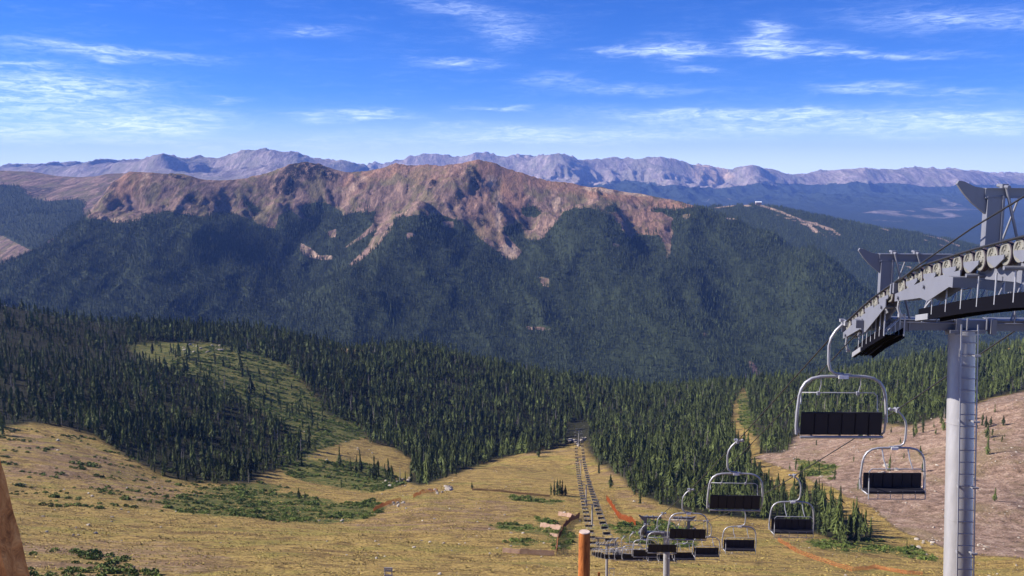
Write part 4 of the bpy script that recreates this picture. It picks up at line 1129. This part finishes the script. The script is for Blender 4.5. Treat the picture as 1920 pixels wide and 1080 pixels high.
def make_tower(Y, wheels, pitch, detail, label, ground=None, tilt=0.14, mx=0.0):
    cx = ropex(Y, -1) + 3.2; z0 = ropez(Y)
    gz = float(ground_z(cx, Y)[0]) if ground is None else ground
    H = z0 - gz
    dyb = -math.tan(tilt) * H
    root = empty('lift_tower', (cx, Y + dyb, gz), YAW)
    tag(root, label, 'lift tower', 'towers of the chairlift')
    def bd(mb, name, mats, par=root):
        mb.v = [(x, yy - dyb, zz + H) for x, yy, zz in mb.v]
        return mb.build(name, mats, par)
    def up(t): return (mx, dyb * t, -1.0 - (H - 1.0) * t)
    m = MB(); n = 26 if detail else 12
    m.tube([up(0), up(.3), up(.6), up(1.02)], .43, n, 0, True, [.40, .41, .42, .43])
    for t in (0,):
        a = Vector(up(t)); d = (Vector(up(1)) - Vector(up(0))).normalized(); m.tube([a, a + d * .06], .50, n, 0); m.tube([a + d * .065, a + d * .12], .50, n, 0)
    if detail:
        for t in (.22, .45, .68): m.tube([Vector(up(t)), Vector(up(t)) + Vector((0, 0, -.03))], .418 + .012 * t, n, 0)
        for kx in range(16):
            th = 2 * math.pi * kx / 16; p_ = Vector(up(0)) + Vector((.46 * math.cos(th), .46 * math.sin(th), -.02)); m.box(p_, (.05, .05, .12), 0)
    bd(m, 'mast', M_MAST)
    f = MB(); p = Vector(up(1)); f.box((p.x, p.y, p.z + .15), (2.2, 2.2, .9), 0); bd(f, 'footing', M_STONE)
    ca = MB(); zc = -.80
    ca.box((0, 0, zc), (4.0, .34, .34), 0)
    for q in (-1, 1):
        ca.plate_xz([(q * 1.7, zc + .17), (q * 3.05, zc + .05), (q * 3.05, zc - .14), (q * 2.5, zc - .22), (q * 1.7, zc - .16)][::q], -.165, .165, 0)
        ca.bar((q * 1.98, -.19, zc), (q * 2.02, .19, zc), .05, .42, 0)
    ca.box((mx, 0, zc - .16), (1.1, .9, .10), 0)
    if detail:
        ca.box((-.55, -.30, zc), (.16, .25, .5), 0); ca.box((.55, -.30, zc), (.16, .25, .5), 0)
        for x in (-.3, .3): ca.tube([(x, -.45, zc - .1), (x, -.45, zc + .28)], .03, 6, 0)
        for q in (-1, 1):
            ca.tube([(q * .5, -.35, zc + .1), (q * 2.6, -.35, zc + .12)], .025, 6, 0); ca.tube([(q * .5, .35, zc + .1), (q * 2.6, .35, zc + .12)], .025, 6, 0)
            ca.box((q * 1.5, 0, zc + .19), (2.0, .62, .025), 0)
    bd(ca, 'crossarm', M_PLATE)
    if detail:
        la = MB(); d = (Vector(up(1)) - Vector(up(0))).normalized(); Lm = H - 1.3
        for xo in (-.27, .24):
            a = Vector((xo + mx, -.56, zc + .1)); la.bar(a, a + d * (Lm + .2), .035, .035, 0)
        k = 0.1
        while k < Lm:
            a = Vector((-.27 + mx, -.56, zc)) + d * k; la.tube([a, a + Vector((.51, 0, 0))], .019, 6, 0)
            k += .38
        k = .9
        while k < Lm:
            a = Vector((-.27 + mx, -.56, zc)) + d * k; la.bar(a, a + Vector((.08, .25, 0)), .05, .05, 0); la.bar(a + Vector((.51, 0, 0)), a + Vector((.40, .3, 0)), .05, .05, 0)
            la.box(a + Vector((.50, -.04, .02)), (.20, .05, .06), 0)
            k += 2.1
        bd(la, 'ladder', M_GALV)
    half = (wheels - 1) * pitch / 2
    rz = lambda yy: ropez(Y + yy) - z0
    for q in (-1, 1):
        tr = MB(); x = q * 3.2
        if detail:
            spans = [(-half - .1, -half * .02), (half * .02, half + .1)] if wheels > 10 else [(-half - .1, half + .1)]
            for ya, yb in spans:
                ym = (ya + yb) / 2; poly = [(ya, rz(ya) - .50), (ym, rz(ym) - .50), (yb, rz(yb) - .50), (yb, rz(yb) - .72), (ym + .25, rz(ym) - 1.02), (ym - .25, rz(ym) - 1.04), (ya, rz(ya) - .74)]
                near = len(spans) > 1 and ya < -half * .5
                for xo in ((.16,) if near else (-.20, .16)): tr.plate(poly, x + xo, x + xo + .03, 0)
                for yy in (ya + .3, ym, yb - .3): tr.tube([(x - .26, yy, rz(yy) - .68), (x + .26, yy, rz(yy) - .68)], .05, 8, 0)
            tr.box((x, 0, -.80), (.9, .26, .26), 0)
            for k in range(0, wheels - 1, 2):
                ya = -half + k * pitch; yb = ya + pitch
                for xo in (-.13, .10): tr.plate([(ya - .1, rz(ya) - .33), (yb + .1, rz(yb) - .33), (yb + .08, rz(yb) - .43), ((ya + yb) / 2, rz((ya + yb) / 2) - .60), (ya - .08, rz(ya) - .43)], x + xo, x + xo + .03, 0)
            for yy in (-half - .35, half + .35): tr.box((x, yy, rz(yy) - .26), (.34, .10, .30), 0)
        else:
            tr.plate([(-half - .2, rz(-half) - .4), (half + .2, rz(half) - .4), (half * .4, rz(half * .4) - .9), (-half * .4, rz(-half * .4) - .9)], x - .14, x + .14, 0)
        t_ = bd(tr, 'sheave_train', M_PLATE)
        for k in range(wheels):
            yy = -half + k * pitch; w = MB(); w.wheel((x, yy, rz(yy) - .32), .28, .13, 0, 1, 22 if detail else 10)
            bd(w, 'sheave', [M_RUBBER, M_HUB], t_)
        # catwalk hung below the wheels, on the mast side
        cw = MB(); kk = .72 if detail else .9; y_a, y_b = -half * kk, half * kk; n_ = 7; xa, xb = x - q * .02, x - q * .62
        for i in range(n_):
            ya = y_a + (y_b - y_a) * i / n_; yb = y_a + (y_b - y_a) * (i + 1) / n_
            for xx in (xa, xb):
                cw.bar((xx, ya, rz(ya) - 1.50), (xx, yb, rz(yb) - 1.50), .05, .12, 1)
                cw.plate([(ya, rz(ya) - 1.22), (yb, rz(yb) - 1.22), (yb, rz(yb) - 1.44), (ya, rz(ya) - 1.44)], xx - .012, xx + .012, 1)
            for j in range(4): cw.bar((xa + (xb - xa) * (.12 + .25 * j), ya, rz(ya) - 1.47), (xa + (xb - xa) * (.12 + .25 * j), yb, rz(yb) - 1.47), .11, .03, 1)
            cw.tube([(xa, ya, rz(ya) - .7), (xa, ya, rz(ya) - 1.5)], .022, 6, 0); cw.tube([(xb, ya, rz(ya) - .8), (xb, ya, rz(ya) - 1.5)], .022, 6, 0); cw.tube([(xb, ya, rz(ya) - .8), (xb, yb, rz(yb) - .8)], .022, 6, 0); cw.tube([(xa, ya, rz(ya) - 1.45), (xb, yb, rz(yb) - .85)], .018, 6, 0)
        cw.plate([(y_b - .75, rz(y_b - .75) - 1.40), (y_b + .08, rz(y_b) - 1.40), (y_b + .08, rz(y_b) - 1.56), (y_b - .75, rz(y_b - .75) - 1.56)], xa - q * -.03, xa - q * -.06, 0) if q > 0 else cw.plate([(y_b - .75, rz(y_b - .75) - 1.40), (y_b + .08, rz(y_b) - 1.40), (y_b + .08, rz(y_b) - 1.56), (y_b - .75, rz(y_b - .75) - 1.56)], xa - .06, xa - .03, 0)
        if detail:
            cw.tube([(x - q * .0, half + .1, rz(half) - .62), (x + q * .06, half + .12, rz(half) - .74), (x + q * .08, half + .12, rz(half) - .95), (x + q * .02, half + .1, rz(half) - 1.15)], .045, 8, 0)
            cw.box((x, half + .12, rz(half) - 1.18), (.12, .12, .10), 0)
        bd(cw, 'catwalk', [M_GALV, M_SHADE_STEEL])
        # frame for lifting the rope
        lf_ = MB(); xi = q * 2.78
        lf_.box((xi, 0, .28), (.34, .24, 2.0), 0)
        lf_.bar((xi - q * .19, -.13, -.7), (xi - q * .19, -.13, 1.3), .05, .05, 0)
        lf_.box((q * 1.85, 0, 1.36), (2.3, .16, .20), 0); lf_.box((q * 1.85, 0, 1.47), (2.3, .24, .025), 0); lf_.box((q * 1.85, 0, 1.25), (2.3, .24, .025), 0)
        lf_.plate_xz([(q * 3.0, 1.24), (q * 3.0, 1.47), (q * 3.25, 1.52), (q * 3.50, 1.64), (q * 3.62, 1.66), (q * 3.66, 1.58), (q * 3.50, 1.36), (q * 3.30, 1.14), (q * 2.96, .86), (q * 2.86, .95)][::q], -.05, .05, 0)
        if detail:
            for x1, x2 in ((2.55, 1.95), (1.85, 1.15)): lf_.tube([(q * x1, -.14, 1.50), (q * x2, -.14, zc + .1)], .035, 8, 0)
            lf_.tube([(q * 2.1, .16, 1.25), (q * 2.68, .16, zc + .15)], .025, 6, 0); lf_.tube([(q * 1.0, .16, 1.25), (q * 1.5, .16, zc + .15)], .025, 6, 0)
            for x1 in (2.55, 1.85): lf_.tube([(q * x1, -.28, 1.50), (q * x1, .28, 1.54)], .045, 8, 0); lf_.box((q * x1, -.02, 1.53), (.14, .14, .10), 0)
            # bent handrail pipe up from the crossarm
            lf_.tube([(q * 1.65, -.32, zc + .1), (q * 1.65, -.32, zc + .35), (q * 1.58, -.32, zc + .6), (q * 1.40, -.32, zc + .85), (q * .95, -.32, zc + 1.25), (q * .80, -.32, zc + 1.38)], .04, 8, 0)
            lf_.tube([(q * 1.2, -.32, zc + .1), (q * 1.2, -.32, zc + .5), (q * 1.1, -.32, zc + .95), (q * .95, -.32, zc + 1.1)], .03, 8, 0)
        else:
            lf_.tube([(q * 2.5, 0, 1.4), (q * 1.6, 0, zc)], .05, 6, 0)
        bd(lf_, 'lifting_frame', M_PLATE)
    return root

make_tower(21.3, 15, .60, True, 'nearest lift tower, cut off by the right edge, with grey wheel train')
make_tower(28.2, 7, .62, True, 'tall grey tubular lift tower with ladder and crossarm, the large one at the right', tilt=0.10, mx=-.26)
make_tower(109.5, 8, .62, True, 'lift tower with ladder standing behind the cluster of chairs, second from the right')
FAR_T = [(267, 'slim lift tower just right of the wooden post, among the far chairs'), (422, 'small lift tower on the grass slope above the wooden post'), (554, 'small far lift tower midway up the grassy knoll'),
         (768, 'tiny lift tower near the top of the grassy knoll'), (928, 'farthest lift tower, by the forest edge where the knoll ends')]
for yy, lab in FAR_T: make_tower(yy, 6, .62, False, lab)

# ------------------------------------------------------------------ wooden posts and small metal things by the camera
def wood_mat(name, lo, mid, hi):
    m, T, b = new_mat(name, 0.8, 0.2)
    tcn = T.node('ShaderNodeTexCoord')
    g = T.noise(T.scale(tcn.outputs['Object'], (14, 14, 1.6)), 2.0, 6, 0.7, 0.6)
    k = T.noise(tcn.outputs['Object'], 3.0, 3, 0.6)
    c = T.ramp(g, [(.3, lo), (.5, mid), (.72, hi)])
    c = T.mix(T.math('MULTIPLY', T.step(k, .62, .7), .6), c, (*lo, 1))
    T.put(b.inputs['Base Color'], c)
    bp = T.node('ShaderNodeBump'); bp.inputs['Strength'].default_value = .6; bp.inputs['Distance'].default_value = .03; T.put(bp.inputs['Height'], g); T.l.new(bp.outputs[0], b.inputs['Normal'])
    return m
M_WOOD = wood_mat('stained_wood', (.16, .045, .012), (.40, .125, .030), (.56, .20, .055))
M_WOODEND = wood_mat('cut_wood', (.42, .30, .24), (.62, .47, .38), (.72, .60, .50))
M_OLD_SHADEWOOD = wood_mat('old_shade_wood', (.14, .040, .010), (.42, .145, .040), (.58, .25, .08))  # old wood of stake and fence posts; also paints the timber's shaded side
p = Vector(pos(1096, 997, 15))
root = empty('wooden_post', (p.x, p.y, p.z - 5.5)); tag(root, 'round orange brown wooden post with a pale cut top, below the chairs', 'post')
mb = MB()
mb.tube([(0, 0, 0), (.0, 0, 2.5), (.0, 0, 4.6), (0, 0, 5.42), (0, 0, 5.49)], .093, 24, 0, True, [.115, .108, .10, .097, .09]); mb.build('shaft', M_WOOD, root)
mb = MB(); mb.tube([(0, 0, 5.485), (0, 0, 5.505)], .089, 24, 0); mb.build('cut_top', M_WOODEND, root)
# leaning squared timber in the lower left corner: shaded side towards us, its shade tone painted by a second wood colour, sunlit orange side to the left
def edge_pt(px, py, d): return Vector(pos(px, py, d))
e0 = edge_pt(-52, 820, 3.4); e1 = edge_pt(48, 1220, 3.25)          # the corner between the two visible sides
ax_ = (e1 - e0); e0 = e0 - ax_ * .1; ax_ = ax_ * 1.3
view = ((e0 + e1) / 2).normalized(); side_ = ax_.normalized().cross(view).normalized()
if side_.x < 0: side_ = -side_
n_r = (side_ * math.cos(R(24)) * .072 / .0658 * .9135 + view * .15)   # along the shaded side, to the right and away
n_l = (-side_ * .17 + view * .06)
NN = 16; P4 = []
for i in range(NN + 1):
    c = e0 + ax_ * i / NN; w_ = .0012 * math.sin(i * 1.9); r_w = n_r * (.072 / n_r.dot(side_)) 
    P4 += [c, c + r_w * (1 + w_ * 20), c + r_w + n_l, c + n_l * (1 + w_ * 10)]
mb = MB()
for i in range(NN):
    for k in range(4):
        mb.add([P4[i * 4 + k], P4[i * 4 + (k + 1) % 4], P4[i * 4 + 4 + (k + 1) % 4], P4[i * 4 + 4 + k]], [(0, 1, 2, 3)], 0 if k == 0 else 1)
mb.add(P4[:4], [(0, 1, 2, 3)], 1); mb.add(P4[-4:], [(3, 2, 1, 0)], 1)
tag(mb.build('timber_post', [M_OLD_SHADEWOOD, M_WOOD]), 'leaning squared timber post at the lower left corner, shaded brown side and sunlit orange side', 'post')

p = Vector(pos(728, 1066, 19)); mb = MB()
for x in (-.075, .075): mb.tube([(p.x + x, p.y, p.z), (p.x + x, p.y, p.z - 4.5)], .012, 6, 0)
for z in (0, -.05, -.16): mb.bar((p.x - .09, p.y, p.z + z), (p.x + .09, p.y, p.z + z), .02, .035, 0)
tag(mb.build('steel_marker_frame', M_GALV), 'little grey steel frame poking up at the bottom edge, left of centre', 'frame')
p = Vector(pos(1123, 1073, 40)); mb = MB(); mb.bar((p.x, p.y, p.z), (p.x, p.y, p.z - 5), .09, .06, 0)
tag(mb.build('wooden_stake', M_OLD_SHADEWOOD), 'short dark red stake at the bottom edge beside the orange post', 'stake')
p = Vector(pos(1147, 1066, 60)); mb = MB()
for x in (-.16, .16): mb.tube([(p.x + x, p.y, p.z), (p.x + x, p.y, p.z - 6)], .02, 6, 0)
mb.bar((p.x - .18, p.y, p.z), (p.x + .18, p.y, p.z), .03, .05, 0)
tag(mb.build('steel_hoop', M_GALV), 'small steel hoop at the bottom edge, right of the slim lift tower', 'frame')

# ------------------------------------------------------------------ fences
M_ORANGE, T_, b_ = new_mat('orange_netting', 0.8, 0.1)
T_.put(b_.inputs['Base Color'], T_.mix(T_.noise(coords(T_), .5, 4), (.42, .085, .025, 1), (.78, .22, .06, 1)))
M_SLAT, T_, b_ = new_mat('grey_slats', 0.85, 0.1)
T_.put(b_.inputs['Base Color'], T_.mix(T_.noise(coords(T_), .8, 4), (.13, .065, .045, 1), (.34, .20, .14, 1)))
M_DARKSLAT, T_, b_ = new_mat('dark_slats', 0.85, 0.1)
T_.put(b_.inputs['Base Color'], T_.mix(T_.noise(coords(T_), .8, 4), (.045, .024, .018, 1), (.16, .085, .06, 1)))
def fence(name, pts, h, slat_mat, slat_w, gap, label, cat, lean=0.0, strands=3, post_gap=3.0, wob=.25):
    G = [Vector(on_ground(x, y)) for x, y in pts]
    root = empty(name, tuple(G[0])); tag(root, label, cat)
    o0 = G[0]; net = MB(); posts = []; s = 0; nextp = 0
    for A_, B_ in zip(G[:-1], G[1:]):
        L = (B_ - A_).length; n = max(1, int(L / gap))
        for i in range(n):
            t = (i + .5) / n; c = A_.lerp(B_, t); c.z = float(ground_z(c.x, c.y)[0])
            hh = h * (1 + wob * math.sin(s * .37) * math.sin(s * .11)) * random.uniform(.85, 1.05)
            d = (B_ - A_).normalized(); nrm = Vector((-d.y, d.x, 0))
            b0 = c - o0 + Vector((0, 0, .05)); t0 = b0 + Vector((0, 0, hh)) + nrm * lean * hh
            net.bar(b0, t0, slat_w, slat_w * .35, 0)
            if s >= nextp: posts.append((b0 - Vector((0, 0, .3)), t0 + Vector((0, 0, .25)))); nextp += post_gap
            s += L / n
        m = max(1, int(L / 3))
        for i in range(m):
            c1 = A_.lerp(B_, i / m); c2 = A_.lerp(B_, (i + 1) / m)
            c1.z = float(ground_z(c1.x, c1.y)[0]); c2.z = float(ground_z(c2.x, c2.y)[0])
            for k in range(strands):
                zz = Vector((0, 0, h * (.12 + .8 * k / max(1, strands - 1))))
                net.bar(c1 - o0 + zz, c2 - o0 + zz, .05, .06, 0)
    net.build('netting' if slat_mat is M_ORANGE else 'slats', slat_mat, root)
    for a_, b_2 in posts[:60]:
        pm = MB(); pm.tube([a_, b_2], .06, 6, 0); pm.build('post', M_OLD_SHADEWOOD, root)
    return root
fence('orange_fence', [(700, 962), (720, 950), (735, 944), (752, 940)], 2.4, M_ORANGE, .09, .50, 'orange net fence on the left edge of the knoll, lower of the two', 'fence', strands=5)
fence('orange_fence', [(775, 934), (790, 927), (805, 923), (821, 921)], 2.5, M_ORANGE, .09, .50, 'orange net fence on the left edge of the knoll, by the pale rocks', 'fence', strands=5)
fence('orange_fence', [(1137, 938), (1145, 948), (1152, 960), (1160, 972), (1175, 978), (1192, 986)], 3.4, M_ORANGE, .12, .6, 'red orange net fence standing on the slope just right of the small lift chairs', 'fence', strands=8)
fence('orange_fence', [(1458, 1014), (1470, 1022), (1490, 1035), (1520, 1047), (1560, 1060), (1598, 1072)], 1.7, M_ORANGE, .08, 1.1, 'long sagging orange net fence running down the grass ridge at lower right', 'fence', strands=3, lean=.3)
fence('orange_fence', [(1600, 1071), (1640, 1066), (1665, 1071), (1700, 1077), (1730, 1079)], 1.6, M_ORANGE, .07, .75, 'low orange net fence at the bottom edge left of the large tower', 'fence', strands=5)
fence('log_fence', [(885, 920), (920, 921), (960, 925), (1000, 929), (1032, 932)], 1.3, M_SLAT, .5, .75, 'low dark brown fence line crossing the knoll towards the small conifer clump', 'fence', strands=3)
fence('snow_fence', [(1042, 1040), (1044, 1018), (1052, 1004), (1058, 990), (1070, 978), (1086, 972)], 3.2, M_DARKSLAT, .20, .42, 'tall dark slatted snow fence seen end on beside the orange post', 'fence', strands=6, lean=-.2)
M_BOARD, T_, b_ = new_mat('bleached_boards', 0.85, 0.1)
T_.put(b_.inputs['Base Color'], T_.mix(T_.noise(coords(T_), .35, 4, .7), (.24, .12, .085, 1), (.58, .42, .33, 1)))
def board_fence(pts, h, label, lean=.3):
    G = [Vector(on_ground(x, y)) for x, y in pts]; root = empty('snow_fence', tuple(G[0])); tag(root, label, 'fence'); o0 = G[0]
    for A_, B_ in zip(G[:-1], G[1:]):
        n = max(1, round((B_ - A_).length / 3.0)); d = (B_ - A_).normalized(); nrm = Vector((-d.y, d.x, 0)) * (1 if d.x < 0 else 1)
        for i in range(n):
            a_ = A_.lerp(B_, i / n) - o0; b_2 = A_.lerp(B_, (i + .94) / n) - o0; pm = MB(); hh = h * random.uniform(.85, 1.05)
            for k in range(6):
                zz = Vector((0, 0, .25 + hh * k / 6)) + nrm * lean * hh * k / 6
                pm.bar(a_ + zz, b_2 + zz, .05, hh / 6 * .86, 0)
            for e in (a_, b_2): pm.bar(e - Vector((0, 0, .2)) + nrm * .06, e + Vector((0, 0, hh + .15)) + nrm * (lean * hh + .06), .12, .10, 0)
            pm.build('panel', M_BOARD, root)
board_fence([(942, 1037), (975, 1039), (1010, 1041), (1040, 1042)], 1.9, 'bleached board snow fence across the grass left of the orange post, longest and lowest')
board_fence([(1012, 988), (1032, 992), (1050, 994)], 2.4, 'pale board snow fence above the scrub, second from the top')
board_fence([(1046, 967), (1062, 969), (1075, 972)], 2.2, 'pinkish board snow fence at the upper end of the dark slatted fence')
board_fence([(1030, 1006), (1046, 1008)], 1.5, 'small pale board panel between the two scrub patches near the slatted fence')

# ------------------------------------------------------------------ boulders one can tell apart
BOULD = [((835, 848, 916, 4), 16, 1.7, 'pale boulder in the rock pile at the left end of the brown fence line', 'rock pile on the knoll edge'),
         ((1066, 1100, 828, 8), 14, 3.2, 'pale boulder by the foot of the farthest lift tower', 'boulders at the farthest tower'),
         ((865, 930, 940, 8), 0, 1, '', ''),
         ((795, 835, 923, 5), 10, 1.3, 'pale boulder beside the upper orange fence on the knoll edge', 'rocks by the upper orange fence'),
         ((735, 765, 946, 5), 8, 1.3, 'pale boulder beside the lower orange fence on the knoll edge', 'rocks by the lower orange fence'),
         ((330, 420, 655, 8), 16, 2.2, 'pale boulder in the meadow clearing of the left bowl', 'boulders in the upper clearing'),
         ((0, 30, 568, 8), 10, 3.0, 'pale outcrop rock at the top left above the trees', 'outcrop at the top left'),
         ((720, 770, 905, 8), 12, 1.8, 'grey boulder at the forest foot in the left bowl', 'boulders at the forest foot'),
         ((570, 700, 850, 25), 14, 1.3, 'pale boulder on the bowl meadow among willows', 'boulders on the bowl meadow'),
         ((1640, 1700, 885, 10), 10, 2.2, 'bright boulder in the streak across the pink talus behind the right chair', 'bright boulders on the talus'),
         ((1700, 1760, 1020, 8), 9, 1.6, 'pale boulder at the foot of the talus left of the large tower', 'boulders at the talus foot'),
         ((60, 420, 960, 60), 22, .8, 'small pale rock on the dry grass slope at lower left', 'rocks on the lower left grass'),
         ((560, 1000, 1000, 50), 24, .8, 'small pale rock on the dry grass below the knoll', 'rocks on the grass below the knoll')]
for (xa, xb, yc, ys_), n, size, lab, grp in BOULD:
    for i in range(n):
        bx = random.uniform(xa, xb); by = yc + random.uniform(-ys_, ys_)
        x, y, z = on_ground(bx, by); s_ = size * random.lognormvariate(-.25, .35)
        o = bpy.data.objects.new('boulder', ROCKS[i % 4]); C.objects.link(o)
        o.location = (x, y, z + s_ * .18); o.rotation_euler = (random.uniform(-.3, .3), random.uniform(-.3, .3), random.uniform(0, 6.28)); o.scale = (s_ * random.uniform(.8, 1.3), s_ * random.uniform(.7, 1.1), s_ * random.uniform(.6, .95))
        tag(o, lab, 'boulder', grp)

# small building at the top of the ski hill
p = Vector(pos(1422, 384, 5590)); x, y = p.x, p.y; z = float(hill_ground(np.array([x]), np.array([y]))[0]) + 2
root = empty('lodge', (x, y, z - 3)); tag(root, 'tiny pale lodge on top of the wooded ski hill in the distance', 'building')
mb = MB(); mb.box((0, 0, 7), (34, 16, 14), 0); mb.build('wall', M_BOARD, root)
mb = MB(); mb.plate([(-10, 14), (10, 14), (0, 20)], -19, 19, 0); mb.build('roof', M_TAG, root)

# ------------------------------------------------------------------ air
hz = MB(); hz.box((0, 10800, (820 - 2400) / 2), (46000, 31000, 820 + 2400), 0)
mh = bpy.data.materials.new('air'); mh.use_nodes = True
T = NT(mh.node_tree); T.n.clear()
pv = T.node('ShaderNodeVolumePrincipled'); pv.inputs['Color'].default_value = (.20, .37, 1.0, 1); pv.inputs['Density'].default_value = 2.9e-5; pv.inputs['Anisotropy'].default_value = 0.0
out = T.node('ShaderNodeOutputMaterial'); T.l.new(pv.outputs[0], out.inputs['Volume'])
ho = hz.build('haze', mh); ho['kind'] = 'stuff'
tag(ho, 'thin blue mountain air that fades the far ranges', 'haze')
